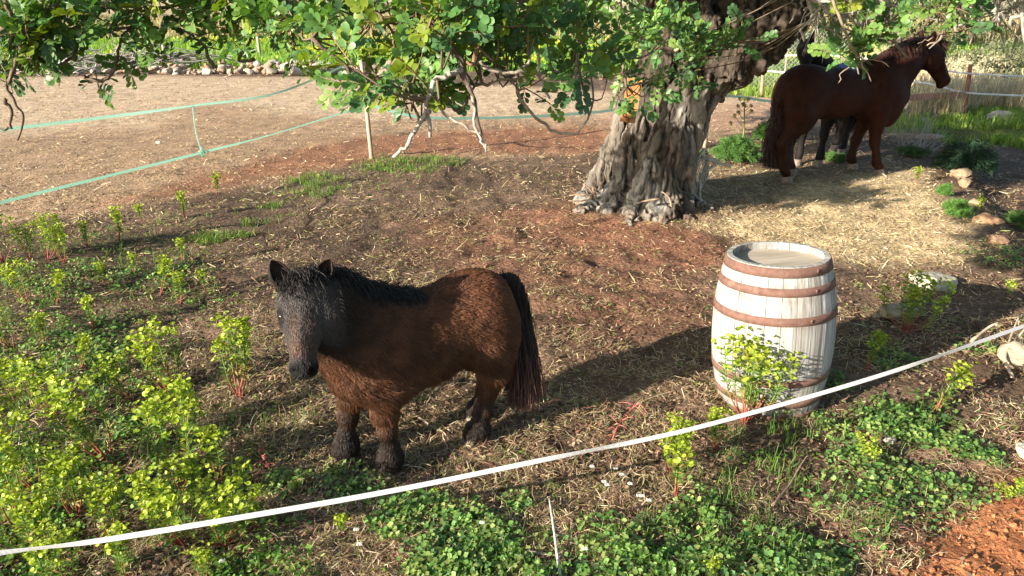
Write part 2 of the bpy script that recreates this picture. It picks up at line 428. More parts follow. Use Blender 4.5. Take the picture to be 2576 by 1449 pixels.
# ================================================================ animals
class Side:
    """local frame of an animal: x forward, y to its left, z up; S() reads a point of the photo on the body's own vertical plane"""
    def __init__(s, O, head):
        s.O = np.array([O[0], O[1], 0.0]); h = np.array(head, float); h /= np.linalg.norm(h); s.h = h
        s.l = np.array([-h[1], h[0]]); s.z0 = gz(*O); s.ang = math.atan2(h[1], h[0])
    def S(s, u, v, lat=0.0):
        r = ray(u, v); o = s.O[:2] + s.l * lat
        t = (o @ s.l) / (r[0] * s.l[0] + r[1] * s.l[1])
        p = np.array([r[0] * t, r[1] * t]) - o
        return np.array([p @ s.h, lat, CAM_H + r[2] * t - s.z0])
    def L(s, w):
        d = np.array(w[:2]) - s.O[:2]; return np.array([d @ s.h, d @ s.l, (w[2] if len(w) > 2 else 0) - s.z0])
def unit(v): v = np.array(v, float); return v / np.linalg.norm(v)
def hoof_mesh(r, h, col=None):
    n = 14; a = np.linspace(0, 2 * np.pi, n, endpoint=False); rings = []
    for z, k, fx in ((0, 1.12, .22), (.12, 1.12, .20), (.7, .92, .08), (1, .84, .0), (1.02, .5, 0)):
        rings.append(np.stack([np.cos(a) * r * k + fx * r + np.where(np.cos(a) > 0, .12 * r * (1 - z), 0), np.sin(a) * r * k * .92, np.full(n, z * h)], -1))
    V = np.concatenate(rings + [[[0, 0, 0]], [[0, 0, h]]]); F = []
    for i in range(4):
        for j in range(n):
            k = (j + 1) % n; F.append((i * n + j, i * n + k, (i + 1) * n + k)); F.append((i * n + j, (i + 1) * n + k, (i + 1) * n + j))
    for j in range(n):
        k = (j + 1) % n; F.append((5 * n, k, j)); F.append((5 * n + 1, 4 * n + j, 4 * n + k))
    return npmesh('hoof', V, np.array(F), M_hoof, None, True)
def eyeball(r):
    b = MB()
    n, m = 12, 8
    V = []; F = []
    for i in range(m + 1):
        for j in range(n):
            t, p = np.pi * i / m, 2 * np.pi * j / n
            V.append((r * math.sin(t) * math.cos(p), r * math.sin(t) * math.sin(p), r * math.cos(t)))
    for i in range(m):
        for j in range(n):
            k = (j + 1) % n; F.append((i * n + j, (i + 1) * n + j, (i + 1) * n + k, i * n + k))
    return npmesh('eye', np.array(V), np.array(F), M_eye)
def head_prims(Fd, poll, axis, nrm, L, k=1.0):
    """skull, cheeks, muzzle, ears; poll = top of head, axis = towards the muzzle, nrm = out of the forehead"""
    a = unit(axis); n = unit(np.array(nrm) - a * (a @ np.array(nrm))); l = np.cross(a, n)
    M = np.stack([a, l, n], 1)
    at = lambda x, y, z: np.array(poll) + L * (a * x + l * y + n * z)
    Fd.ell(at(.10, 0, -.10), np.array([.19, .185, .18]) * L, .05, M)
    Fd.ell(at(.30, 0, -.075), np.array([.26, .195, .165]) * L, .05, M)
    for s in (-1, 1):
        Fd.ell(at(.30, .115 * s, -.20), np.array([.20, .095, .17]) * L, .05, M)         # cheek
        Fd.ell(at(.34, .17 * s, -.01), np.array([.075, .045, .05]) * L, .02, M)          # brow
        Fd.cone(at(.42, .10 * s, -.07), at(.72, .075 * s, -.09), .085 * L, .06 * L, .04)  # face side
        Fd.ell(at(.90, .072 * s, -.075), np.array([.085, .062, .075]) * L, .03, M)       # nostril flare
    Fd.cone(at(.25, 0, .0), at(.80, 0, -.015), .10 * L, .075 * L, .05)                   # nasal bone
    Fd.cone(at(.45, 0, -.18), at(.86, 0, -.16), .11 * L, .065 * L, .05)                  # lower jaw
    Fd.ell(at(.92, 0, -.12), np.array([.09, .115, .095]) * L, .03, M)                    # muzzle
    Fd.ell(at(.93, 0, -.20), np.array([.075, .08, .05]) * L, .015, M)                    # lower lip
    for s in (-1, 1):
        Fd.ell(at(.945, .085 * s, -.045), np.array([.042, .022, .03]) * L, .01, M, sub=True)
        Fd.ell(at(.365, .205 * s, -.055), np.array([.04, .03, .03]) * L, .01, M, sub=True)
    return at, M
def ear_mesh(L, w, mt, col=(.03, .025, .02), inn=(.09, .06, .045)):
    V = []; C = []; F = []; n = 8
    prof = [(0, .55), (.2, .85), (.45, 1), (.7, .8), (.88, .45), (1.0, .05)]
    for t, k in prof:
        for side in (0, 1):
            for j in range(n):
                a = -2.2 + 4.4 * j / (n - 1); rr = w * k * (1 - .16 * side)
                V.append((-math.cos(a) * rr * .75 + .12 * L * t * t, math.sin(a) * rr, t * L)); C.append(inn if side else col)
    for i in range(len(prof) - 1):
        for side in (0, 1):
            o, o2 = i * 2 * n + side * n, (i + 1) * 2 * n + side * n
            for j in range(n - 1):
                q = (o + j, o + j + 1, o2 + j + 1, o2 + j); F.append(q if side else q[::-1])
        for j in (0, n - 1):
            F.append((i * 2 * n + j, i * 2 * n + n + j, (i + 1) * 2 * n + n + j, (i + 1) * 2 * n + j))
    return npmesh('ear', np.array(V), np.array(F), mt, np.array(C))
def place_rot(o, loc, X, Y, Zv):
    M = Matrix(((X[0], Y[0], Zv[0], loc[0]), (X[1], Y[1], Zv[1], loc[1]), (X[2], Y[2], Zv[2], loc[2]), (0, 0, 0, 1)))
    o.matrix_local = M

# ---------------------------------------------------------------- the shaggy pony
PN = Side((-.46, 3.13), (-.87, -.49))
pony = empty('pony', (*PN.O[:2], PN.z0), PN.ang, label='small shaggy brown pony with black mane turning its dark face to the camera', category='pony')
Fd = Field((-.85, -.5, -.03), (.85, .62, 1.22), .0105)
Fd.ell((.03, 0, .615), (.34, .215, .205), .10)
Fd.ell((.20, 0, .615), (.20, .195, .215), .10)
Fd.ell((.30, 0, .60), (.13, .16, .16), .08)
Fd.ell((-.30, 0, .70), (.215, .195, .20), .10)
Fd.ell((-.30, 0, .815), (.15, .12, .085), .10); Fd.ell((-.04, 0, .765), (.24, .15, .085), .10)
Fd.cone((.12, 0, .74), (.26, 0, .73), .115, .135, .08)
for s in (-1, 1):
    Fd.ell((-.355, .105 * s, .61), (.145, .10, .20), .06)
    Fd.ell((.21, .12 * s, .56), (.12, .085, .17), .08)
POLL = PN.L((-.885, 2.80, 1.035)); MUZ = PN.L((-.840, 2.545, .728))
NK = np.array([.47, .07, .93])
Fd.cone((.20, 0, .70), NK, .185, .135, .08)
Fd.cone((.30, .02, .62), NK - np.array([-.02, 0, .06]), .16, .11, .08)
Fd.cone(NK, POLL + np.array([0, .01, -.06]), .135, .10, .06)
HL = np.linalg.norm(MUZ - POLL); HA = unit(MUZ - POLL)
HAT, HM = head_prims(Fd, POLL, HA, (.06, .45, .75), HL)
legs = [((.23, .105), (.215, .103), 'f'), ((.25, -.105), (.365, -.11), 'f'), ((-.36, .11), (-.255, .095), 'h'), ((-.36, -.11), (-.37, -.10), 'h')]
for (tx, ty), (fx, fy), kind in legs:
    zf = gz(*(PN.O[:2] + PN.h * fx + PN.l * fy)) - PN.z0
    if kind == 'f':
        pts = [((tx, ty, .50), .078), (((tx + fx) / 2, ty, .36), .052), ((fx * .8 + tx * .2, (ty + fy) / 2, .25), .040), ((fx - .005, fy, .14), .034), ((fx, fy, .095 + zf), .043), ((fx + .015, fy, .068 + zf), .043)]
    else:
        pts = [((tx + .03, ty, .56), .105), ((tx + .005, ty, .44), .070), ((fx - .075, fy, .30), .042), ((fx - .045, fy, .19), .034), ((fx - .02, fy, .10 + zf), .042), ((fx + .003, fy, .07 + zf), .043)]
    Fd.chain(pts, .035)
V, F = Fd.mesh(2); N = vnormals(V, F)
V = V + N * ((fbm3(V * 26, 5, 3) - .5) * .012)[:, None]
# coat colours: the animal's markings, plus painted sun and shade on rump and head
hx = (V - POLL) @ HA / HL; hn = (V - POLL) @ HM[:, 2] / HL; hl = np.abs((V - POLL) @ HM[:, 1]) / HL
n1 = fbm3(V * 7, 9, 3); n2 = fbm3(V * 22, 19, 2)
C = np.array((.112, .049, .025)) * (.6 + .8 * n1)[:, None]
C = C * (1 - (.35 * sst(.5, .7, n2))[:, None])
rump_sun = np.exp(-(((V[:, 0] + .33) / .2) ** 2 + ((V[:, 2] - .86) / .12) ** 2)); C += rump_sun[:, None] * np.array((.035, .010, .005)) * n1[:, None]  # reddish sunlit top of the rump, painted into the coat
blk = np.array((.020, .016, .014))
def mixc(C, w, c): return C * (1 - w[:, None]) + np.array(c) * w[:, None]
legw = 1 - sst(.20, .36, V[:, 2] + .10 * (n1 - .5)); C = mixc(C, legw * .93, blk)
feather = sst(.5, .68, n2) * (1 - sst(.24, .36, V[:, 2])) * sst(.12, .2, V[:, 2]); C = mixc(C, feather * .5, (.10, .05, .028))
nkw = sst(.18, .46, V[:, 0] + .55 * (V[:, 2] - .72)) * sst(.66, .80, V[:, 2] + .12 * (n1 - .5)); C = mixc(C, nkw * .9, (.022, .015, .012))
hw = sst(-.12, .02, hx) * sst(-.30, -.17, hn - .10 * np.clip(.3 - hx, 0, 1)) * (hl < .5) * (hx < 1.25) * sst(.37, .47, V[:, 0])
C = mixc(C, hw, (.060, .053, .050))  # dark face: sunlit front painted greyer, shaded cheek left near black
C = mixc(C, hw * np.exp(-((hx - .74) / .10) ** 2) * sst(-.1, .0, hn) * (.3 + n1) * .6, (.12, .058, .035))
C = mixc(C, hw * np.exp(-((hx - .50) / .12) ** 2) * np.exp(-((hl - .08) / .05) ** 2) * sst(-.08, 0, hn) * .5, (.10, .050, .032))
C = mixc(C, hw * sst(.82, .9, hx), (.022, .020, .020))
for s in (-1, 1):
    C = mixc(C, sst(.036, .018, np.linalg.norm(V - HAT(.945, .085 * s, -.045), axis=1)), (.004, .004, .004)); C = mixc(C, sst(.052, .03, np.linalg.norm(V - HAT(.365, .20 * s, -.05), axis=1)), (.012, .010, .010))
body = new_obj('body', npmesh('pony_body', V, F, M_coat, C), pony)
# fur
n = 90000
dens = 1.0 + 1.5 * (V[:, 2] < .45) + .6 * (hw > 0)
T, w = seeds(V, F, n, dens)
P0 = np.einsum('nij,ni->nj', V[T], w); Nn = unit_rows = np.einsum('nij,ni->nj', N[T], w); Nn /= np.linalg.norm(Nn, axis=1)[:, None]
cc = np.einsum('nij,ni->nj', C[T], w); hh = np.einsum('ni,ni->n', hw[T], w)
flow = np.tile(np.array([-.8, 0, -.6]), (n, 1)); lowm = P0[:, 2] < .42
flow[lowm] = (-.15, 0, -1); flow[hh > .5] = HA
flow = flow + rng.normal(0, .15, (n, 3)) + .9 * (np.stack([fbm3(P0 * 5 + q * 9, 55, 2) for q in range(3)], -1) - .5); flow -= Nn * np.einsum('ni,ni->n', flow, Nn)[:, None]; flow /= np.linalg.norm(flow, axis=1)[:, None] + 1e-9
ln = .025 + .026 * (P0[:, 2] < .52) * (P0[:, 2] > .33) + .018 * (P0[:, 2] < .14) * (P0[:, 2] > .06)
ln = np.where((P0[:, 2] < .36) & (P0[:, 2] > .14), ln * .75, ln); ln = np.where(hh > .5, .009, ln) * rng.uniform(.6, 1.25, n)
ln = np.where(P0[:, 2] < .06, .012, ln)
pts = np.stack([P0 - Nn * .002, P0 + flow * (ln * .4)[:, None] + Nn * (ln * .22)[:, None], P0 + flow * (ln * .75)[:, None] + Nn * (ln * .30)[:, None], P0 + flow * ln[:, None] + Nn * (ln * .24)[:, None] - np.array([0, 0, 1]) * (ln * .22)[:, None]], 1)
for s in (-1, 1):      # bare skin round the eyes and in the nostrils
    for q, rr in ((HAT(.365, .20 * s, -.05), .026), (HAT(.945, .085 * s, -.04), .022)):
        ln = np.where(np.linalg.norm(P0 - q, axis=1) < rr, .001, ln)
pts = np.stack([P0 - Nn * .002, P0 + flow * (ln * .4)[:, None] + Nn * (ln * .22)[:, None], P0 + flow * (ln * .75)[:, None] + Nn * (ln * .30)[:, None], P0 + flow * ln[:, None] + Nn * (ln * .24)[:, None] - np.array([0, 0, 1]) * (ln * .22)[:, None]], 1)
clump = fbm3(P0 * 18, 77, 2)
hair('fur', None, pts, (.0009, .0009, .0006, .00025), np.clip(cc * (.62 + .70 * clump[:, None]) * rng.uniform(.7, 1.3, (n, 1)), .004, 1), M_fur, pony)
# hooves, eyes, ears
hm = hoof_mesh(.052, .062)
for (tx, ty), (fx, fy), kind in legs:
    o = new_obj('hoof', hm, pony); zf = gz(*(PN.O[:2] + PN.h * fx + PN.l * fy)) - PN.z0
    o.location = (fx + .008, fy, zf - .005)
em = eyeball(.0215)
for s in (-1, 1):
    o = new_obj('eye', em, pony); o.location = HAT(.365, .192 * s, -.045)
ear = ear_mesh(.125, .047, M_coat, (.022, .018, .016), (.055, .036, .028))
for s in (-1, 1):
    o = new_obj('ear', ear, pony)
    up = unit(-HA * .75 + HM[:, 2] * .35 + HM[:, 1] * .42 * s); fw = unit(HM[:, 2] - up * (HM[:, 2] @ up)); sd = np.cross(up, fw)
    place_rot(o, HAT(.04, .16 * s, -.035), fw, sd, up)
# mane and forelock
def tress(name, roots, dirs, ln, sag, k, colr, parent, rad=.0013, wave=.005, spread=.012):
    n = len(roots); ln = np.broadcast_to(ln, (n,)); t = np.linspace(0, 1, k)
    d = dirs + rng.normal(0, .16, (n, 3)); d /= np.linalg.norm(d, axis=1)[:, None]
    L_ = ln * rng.uniform(.65, 1.1, n)
    p = roots[:, None] + d[:, None] * (L_[:, None] * t)[..., None]
    p[:, :, 2] -= sag * (L_[:, None] * t ** 2)
    ph = rng.uniform(0, 6.28, (n, 3)); 
    p += np.sin(t[None, :, None] * 5 + ph[:, None]) * wave * t[None, :, None]
    c = np.array(colr) * rng.uniform(.6, 1.5, (n, 1))
    hair(name, None, p, rad * np.array([1] * (k - 1) + [.35]), c, M_fur, parent)
crest = spline([(.02, 0, .84), (.14, .0, .875), (.26, .01, .93), (.40, .04, 1.03), POLL + np.array([-.03, -.02, .0])], 40)
i = rng.integers(0, 39, 7000); f = rng.random(7000)[:, None]
rt = crest[i] * (1 - f) + crest[i + 1] * f + rng.normal(0, .016, (7000, 3))
side = np.where(rng.random(7000) < .62, 1, -1)[:, None]
dr = np.array([-.25, 0, .45]) + side * np.array([.05, .62, 0]) * rng.uniform(.2, 1.3, (7000, 1))
tress('mane', rt, dr, np.where(i > 29, .075, .125), .75, 7, (.016, .013, .013), pony, .0017)
m_ = 1000
rt = np.array(HAT(.0, 0, .04)) + rng.normal(0, .022, (m_, 3)) + HM[:, 1] * rng.normal(0, .03, (m_, 1))
tress('forelock', rt, np.tile(HA * .7 + HM[:, 2] * .55, (m_, 1)) + HM[:, 1] * rng.normal(0, .35, (m_, 1)), .068, .25, 6, (.018, .015, .014), pony, .0015)
# tail
tl = spline([(-.46, 0, .85), (-.53, .0, .83), (-.575, .015, .70), (-.58, .03, .50), (-.55, .045, .32)], 14)
b = MB(); b.add(*tube(tl[:9], np.array([.035, .04, .042, .042, .04, .036, .03, .022, .012]), 8), (.015, .012, .012)); new_obj('tail_dock', b.mesh('tail_dock', M_coat), pony)
n = 6500; i = rng.integers(0, 8, n); f = rng.random(n)[:, None]; rt = tl[i] * (1 - f) + tl[i + 1] * f + rng.normal(0, .016, (n, 3))
k = 8; t = np.linspace(0, 1, k); endz = rng.uniform(.13, .30, n); endx = rng.normal(-.565, .034, n); endy = rng.normal(.055, .035, n)
en = np.stack([endx, endy, endz], -1); mid = (rt + en) / 2 + np.stack([np.full(n, -.035), np.zeros(n), np.full(n, .03)], -1) + rng.normal(0, .01, (n, 3))
p = rt[:, None] * ((1 - t) ** 2)[None, :, None] + mid[:, None] * (2 * t * (1 - t))[None, :, None] + en[:, None] * (t ** 2)[None, :, None]
p += np.sin(t[None, :, None] * 7 + rng.uniform(0, 6.28, (n, 1, 3))) * .006 * t[None, :, None]
mixr = rng.random(n)[:, None]
hair('tail', None, p, .0014 * np.array([1] * 7 + [.4]), (np.array((.016, .013, .013)) * (1 - sst(.45, .95, t)[None, :, None] * (mixr < .6)[:, None]) + np.array((.13, .055, .042)) * sst(.45, .95, t)[None, :, None] * (mixr < .6)[:, None]) * rng.uniform(.6, 1.5, (n, 1, 1)), M_fur, pony)

# ---------------------------------------------------------------- the two horses under the tree
def horse(name, O, heading, label, spec, colr, legcol, hoofcol=None, S=None):
    H = S or Side(O, heading); root = empty(name, (*H.O[:2], H.z0), H.ang, label=label, category='horse')
    Fd = Field(spec['lo'], spec['hi'], .021)
    for e in spec['ells']: Fd.ell(*e)
    for c in spec['chains']: Fd.chain(c, .07)
    feet = []
    for (top, pts) in spec['legs']:
        pts = [(np.array(p), r) for p, r in pts]
        fx, fy = pts[-1][0][:2]; zf = gz(*(H.O[:2] + H.h * fx + H.l * fy)) - H.z0
        dz = zf + .105 - pts[-1][0][2]
        q = [(p + np.array([0, 0, dz]) * min(1, max(0, (1.1 - p[2]) / 1.0)), r) for p, r in pts]
        Fd.chain(q, .05); feet.append((fx, fy, zf))
    pol, mz, nr = spec['head']; a = unit(mz - pol); HLn = np.linalg.norm(mz - pol)
    at, M = head_prims(Fd, pol, a, nr, HLn)
    V, F = Fd.mesh(2); N_ = vnormals(V, F)
    n1 = fbm3(V * 4, 3, 3)
    C = np.array(colr) * (.7 + .6 * n1)[:, None]
    C = mixc(C, (1 - sst(.35, .6, V[:, 2])) * .6, legcol)
    new_obj('body', npmesh(name + '_body', V, F, M_coat, C), root)
    hm = hoof_mesh(.070, .095)
    for fx, fy, zf in feet:
        o = new_obj('hoof', hm, root); o.location = (fx + .01, fy, zf - .008)
    em = eyeball(.026)
    for s in (-1, 1):
        o = new_obj('eye', em, root); o.location = at(.365, .19 * s, -.055)
    er = ear_mesh(.17, .045, M_coat, tuple(np.array(colr) * .8), tuple(np.array(colr)))
    for s in (-1, 1):
        o = new_obj('ear', er, root); up = unit(-a * .9 + M[:, 2] * .35 + M[:, 1] * .25 * s); fw = unit(M[:, 2] - up * (M[:, 2] @ up))
        place_rot(o, at(.02, .10 * s, -.06), fw, np.cross(up, fw), up)
    return root, H, at, M, a
HS = Side((4.42, 9.78), (.95, .31)); S = HS.S
nl, fl = -.20, .20
hsp = dict(lo=(-1.4, -.55, -.05), hi=(1.75, .55, 2.1), head=(S(2338, 100), S(2386, 204), (.75, 0, .55)))
c_ = lambda u, v, lat=0: S(u, v, lat)
def mid(u, v, r): return (S(u, v), r)
hsp['ells'] = [(S(2095, 236), (.62, .31, .335), .12), (S(2200, 235), (.36, .30, .40), .12), (S(2018, 232), (.38, .32, .34), .12), (S(2250, 240), (.16, .22, .22), .1), (S(2205, 172), (.25, .12, .15), .12), (S(2035, 200), (.24, .22, .15), .12)]
for s in (-1, 1):
    hsp['ells'] += [(S(2003, 265) + np.array([0, .16 * s, 0]), (.24, .15, .36), .1), (S(2215, 260) + np.array([0, .17 * s, 0]), (.2, .12, .3), .1)]
hsp['chains'] = [[(S(2208, 205), .28), (S(2266, 162), .20), (S(2318, 128), .14)], [(S(2240, 225), .20), (S(2290, 168), .14)]]
hsp['legs'] = [
    (0, [(S(2212, 285, nl), .13), (S(2203, 330, nl), .085), (S(2199, 366, nl), .066), (S(2203, 400, nl), .046), (S(2203, 420, nl), .056), (S(2210, 431, nl), .06)]),
    (0, [(S(2196, 285, fl), .13), (S(2168, 325, fl), .085), (S(2151, 366, fl), .066), (S(2141, 400, fl), .046), (S(2138, 414, fl), .056), (S(2142, 424, fl), .06)]),
    (0, [(S(2008, 290, nl), .20), (S(1996, 322, nl), .115), (S(1967, 365, nl), .066), (S(1972, 405, nl), .05), (S(1973, 433, nl), .058), (S(1978, 446, nl), .06)]),
    (0, [(S(2020, 290, fl), .20), (S(2006, 322, fl), .115), (S(1985, 362, fl), .066), (S(1984, 395, fl), .05), (S(1984, 417, fl), .058), (S(1990, 428, fl), .06)])]
hr, _, hat, hM, ha = horse('horse', None, None, 'large dark chestnut horse with long tail standing side on under the tree', hsp, (.034, .012, .007), (.036, .015, .009), S=HS)
_p = [S(2205, 150), S(2250, 121), S(2300, 97), S(2335, 92)]
crest = spline(_p, 30); n = 3000; i = rng.integers(0, 29, n); f = rng.random(n)[:, None]
rt = crest[i] * (1 - f) + crest[i + 1] * f + rng.normal(0, .012, (n, 3)) - np.array([0, 0, .03]); dr = np.array([-.25, 0, -.05]) + np.where(rng.random((n, 1)) < .6, 1, -1) * np.array([0, .6, 0])
tress('mane', rt, dr, .19, .8, 7, (.032, .013, .009), hr, .003, .01)
n = 500; rt = hat(.02, 0, .05) + rng.normal(0, .02, (n, 3)); tress('forelock', rt, np.tile(ha * .8 + hM[:, 2] * .5, (n, 1)) + rng.normal(0, .15, (n, 3)), .26, .3, 6, (.05, .025, .018), hr, .003, .02)
tb, te = S(1985, 206), S(1947, 425)
n = 6000; rt = tb + np.stack([rng.normal(-.03, .025, n), rng.normal(0, .04, n), -rng.uniform(0, .45, n) ** 1.4], -1); rt[:, 0] -= .10 * np.clip((tb[2] - rt[:, 2]) / .3, 0, 1)
en = te + np.stack([rng.normal(.02, .075, n), rng.normal(-.02, .075, n), rng.uniform(.0, .55, n)], -1)
k = 8; t = np.linspace(0, 1, k); mid_ = np.stack([np.full(n, S(1950, 300)[0]), np.zeros(n), (rt[:, 2] + en[:, 2]) / 2 + .1], -1) + rng.normal(0, .035, (n, 3))
p = rt[:, None] * ((1 - t) ** 2)[None, :, None] + mid_[:, None] * (2 * t * (1 - t))[None, :, None] + en[:, None] * (t ** 2)[None, :, None]
p += np.sin(t[None, :, None] * 9 + rng.uniform(0, 6.28, (n, 1, 3))) * .014 * t[None, :, None]
hair('tail', None, p, .0035 * np.array([1] * 7 + [.5]), np.array((.040, .016, .011)) * rng.uniform(.5, 1.7, (n, 1)), M_fur, hr)

BF = [G(2008, 412), G(2060, 416)]; BH = [G(2100, 378), G(2116, 388)]
_o = (BF[0] + BF[1] + BH[0] + BH[1]) / 4; _hd = ((BF[0] + BF[1]) - (BH[0] + BH[1]))[:2]
BS = Side(_o[:2], _hd); L = BS.L
HDp, HDm = L(D(2030, 104, 10.05)), L(D(2024, 178, 9.75))
sc_ = np.linalg.norm(_hd) / 2
bsp = dict(lo=(-1.5, -.8, -.05), hi=(1.75, .9, 2.1), head=(HDp, HDm, tuple(unit(L(np.array([0, 0, CAM_H])) - HDp) + np.array([0, 0, .2]))))
bsp['ells'] = [((0, 0, 1.02), (.62, .30, .31), .12), ((.45, 0, 1.03), (.33, .27, .35), .12), ((-.5, 0, 1.08), (.36, .29, .31), .12), ((.38, 0, 1.32), (.22, .1, .12), .12)]
for s in (-1, 1): bsp['ells'] += [((-.55, .15 * s, .9), (.22, .13, .3), .1), ((.48, .15 * s, .9), (.18, .11, .28), .1)]
bsp['chains'] = [[((.5, 0, 1.12), .26), ((.75, (HDp[1]) * .5, 1.36), .19), (HDp + np.array([-.03, 0, -.1]), .13)], [((.62, 0, 1.0), .18), ((.85, HDp[1] * .5, 1.3), .13)]]
bsp['legs'] = []
for q, kind in ((BF[0], 'f'), (BF[1], 'f'), (BH[0], 'h'), (BH[1], 'h')):
    p = L(q); y0 = .16 * np.sign(p[1] + 1e-6)
    if kind == 'f': bsp['legs'].append((0, [((.5, y0, .85), .12), ((.52 * .5 + p[0] * .5, (y0 + p[1]) / 2, .62), .085), ((p[0], p[1], .42), .062), ((p[0], p[1], .2), .042), ((p[0], p[1], .12), .052), ((p[0] + .04, p[1], .07), .056)]))
    else: bsp['legs'].append((0, [((-.55, y0, .85), .18), ((-.55, y0, .68), .11), ((p[0] - .1, p[1], .48), .062), ((p[0] - .06, p[1], .25), .046), ((p[0] - .03, p[1], .13), .054), ((p[0] + .02, p[1], .07), .056)]))
br_, _, _, _, _ = horse('horse', None, None, 'black horse with pale hooves standing behind the chestnut horse', bsp, (.014, .012, .012), (.016, .013, .012), S=BS)
n = 2500; rt = np.array([-.83, 0, 1.2]) + rng.normal(0, .035, (n, 3)); tress('tail', rt, np.tile((-.18, 0, -1.0), (n, 1)), .85, .0, 7, (.02, .014, .012), br_, .004, .03)
# blue blanket on the black horse's back: a curved cloth with thickness
b = MB(); nn, mm = 14, 12; gx = np.linspace(-.42, .28, nn); ga = np.linspace(-1.25, 1.25, mm)
for off in (0.012, .026):
    Vv = np.array([(x, math.sin(a) * (.31 + off) * (1 + .03 * math.sin(9 * x + 4 * a)), 1.02 + math.cos(a) * (.325 + off)) for x in gx for a in ga])
    Ff = np.array([(i * mm + j, i * mm + j + 1, (i + 1) * mm + j + 1, (i + 1) * mm + j) for i in range(nn - 1) for j in range(mm - 1)])
    b.add(Vv, Ff if off < .02 else Ff[:, ::-1])
bl = new_obj('horse_blanket', b.mesh('horse_blanket', M_cloth, col=False), None, label='dark blue blanket draped over the back of the black horse', category='blanket')
bl.location = (*BS.O[:2], BS.z0); bl.rotation_euler = (0, 0, BS.ang)
# ================================================================ barrel
BX = G(1930, 997); BH_ = .93
barrel = empty('wine_barrel', (BX[0], BX[1], BX[2] - .03), 0, label='upright whitewashed oak barrel with rust brown hoops and weathered lid', category='barrel')
barrel.rotation_euler = (R(-2.5), R(-2.6), 0); barrel.scale = (.945, .945, .97)
def br(z):
    t = z / BH_ * 2 - 1; return .283 + .067 * (1 - abs(t) ** 2.1)
NS = 25
def stave(wd, dr, seed):
    zs = np.linspace(0, BH_, 33); a = np.pi / NS * wd; V = []
    for z in zs:
        r = br(z) + dr
        th = .03 if z < BH_ - .05 else .03
        for rr in (r - th, r):
            for s in (-1, -.5, .5, 1):
                e = .0016 if (abs(s) == 1 and rr == r) else 0
                V.append(((rr - e) * math.cos(a * s), (rr - e) * math.sin(a * s), z))
    F = []
    for i in range(32):
        o = i * 8; p = o + 8
        for j in range(3):
            F.append((o + 4 + j, o + 5 + j, p + 5 + j, p + 4 + j)); F.append((o + j, p + j, p + j + 1, o + j + 1))
        F.append((o, o + 4, p + 4, p)); F.append((o + 7, o + 3, p + 3, p + 7))
    for j in range(3):
        F.append((j, j + 1, 5 + j, 4 + j)); F.append((256 + j, 260 + j, 261 + j, 257 + j))
    g = rng.uniform(.80, 1.08)
    V = np.array(V); c = np.tile(np.array((.41, .405, .385)) * g, (len(V), 1)); zz = V[:, 2]
    for hz in (.775, .615, .245, .105):          # rust run and grime under the hoops, mud at the foot
        w_ = np.clip(1 - (hz - zz) / rng.uniform(.02, .075), 0, 1) * (zz <= hz) * rng.uniform(.15, .6); c = c * (1 - w_[:, None]) + np.array((.20, .14, .10)) * w_[:, None]
        w_ = np.clip(1 - (zz - hz - .046) / .03, 0, 1) * (zz >= hz + .03) * rng.uniform(.1, .5); c = c * (1 - w_[:, None]) + np.array((.17, .14, .11)) * w_[:, None]
    w_ = np.clip(1 - zz / rng.uniform(.10, .24), 0, 1) * .75; c = c * (1 - w_[:, None]) + np.array((.16, .115, .08)) * w_[:, None]
    return npmesh('stave', V, np.array(F), M_stave, c, False)
SV = [stave(.965, rng.normal(0, .0012), i) for i in range(7)]
for i in range(NS):
    o = new_obj('stave', SV[(i * 3) % 7], barrel); o.rotation_euler = (0, 0, 2 * np.pi * (i + .35) / NS)
def hoop(z0, z1):
    n = 64; a = np.linspace(0, 2 * np.pi, n, endpoint=False); V = []
    zz = [z0, z0, (z0 + z1) / 2, z1, z1]; of = [.0005, .0042, .0042, .0042, .0005]
    for z, e in zip(zz, of):
        r = br(z) + e
        V += [(r * math.cos(t), r * math.sin(t), z) for t in a]
    F = [(i * n + j, i * n + (j + 1) % n, (i + 1) * n + (j + 1) % n, (i + 1) * n + j) for i in range(4) for j in range(n)]
    return npmesh('hoop', np.array(V), np.array(F), M_hoop)
for z0, z1 in ((.875, .926), (.775, .82), (.615, .662), (.245, .29), (.105, .15), (.004, .055)):
    h = new_obj('hoop', hoop(z0, z1), barrel)
    b = MB(); rz = (z0 + z1) / 2
    b.add(*box((br(rz) + .006, 0, rz), (.004, .018, .018)))
    rv = new_obj('rivet', b.mesh('rivet', M_hoop, col=False), h); rv.rotation_euler = (0, 0, R(-100 + 40 * rz))
zl = BH_ - .045; rl = br(zl) - .031; NP = 7
for i in range(NP):
    y0, y1 = -rl + 2 * rl * i / NP + .001, -rl + 2 * rl * (i + 1) / NP - .001
    ys = np.linspace(y0, y1, 5); xr = np.sqrt(np.maximum(rl ** 2 - ys ** 2, 1e-6)) - .001; m = len(ys)
    top = [(x, y) for x, y in zip(xr, ys)] + [(-x, y) for x, y in zip(xr[::-1], ys[::-1])]
    k = len(top); dz = rng.normal(0, .0012)
    V = np.array([(x, y, zl + dz) for x, y in top] + [(x, y, zl - .02 + dz) for x, y in top]); F = []
    for j in range(m - 1):
        F.append((j, j + 1, k - 2 - j, k - 1 - j)); F.append((k + k - 1 - j, k + k - 2 - j, k + j + 1, k + j))
    for j in range(k): F.append((j, k + j, k + (j + 1) % k, (j + 1) % k))
    g = rng.uniform(.85, 1.08)
    o = new_obj('lid_plank', npmesh('lid_plank', V, np.array(F), M_lid, np.tile(np.array((.40, .35, .29)) * g, (len(V), 1)), False), barrel)
    o.rotation_euler = (0, 0, R(12))

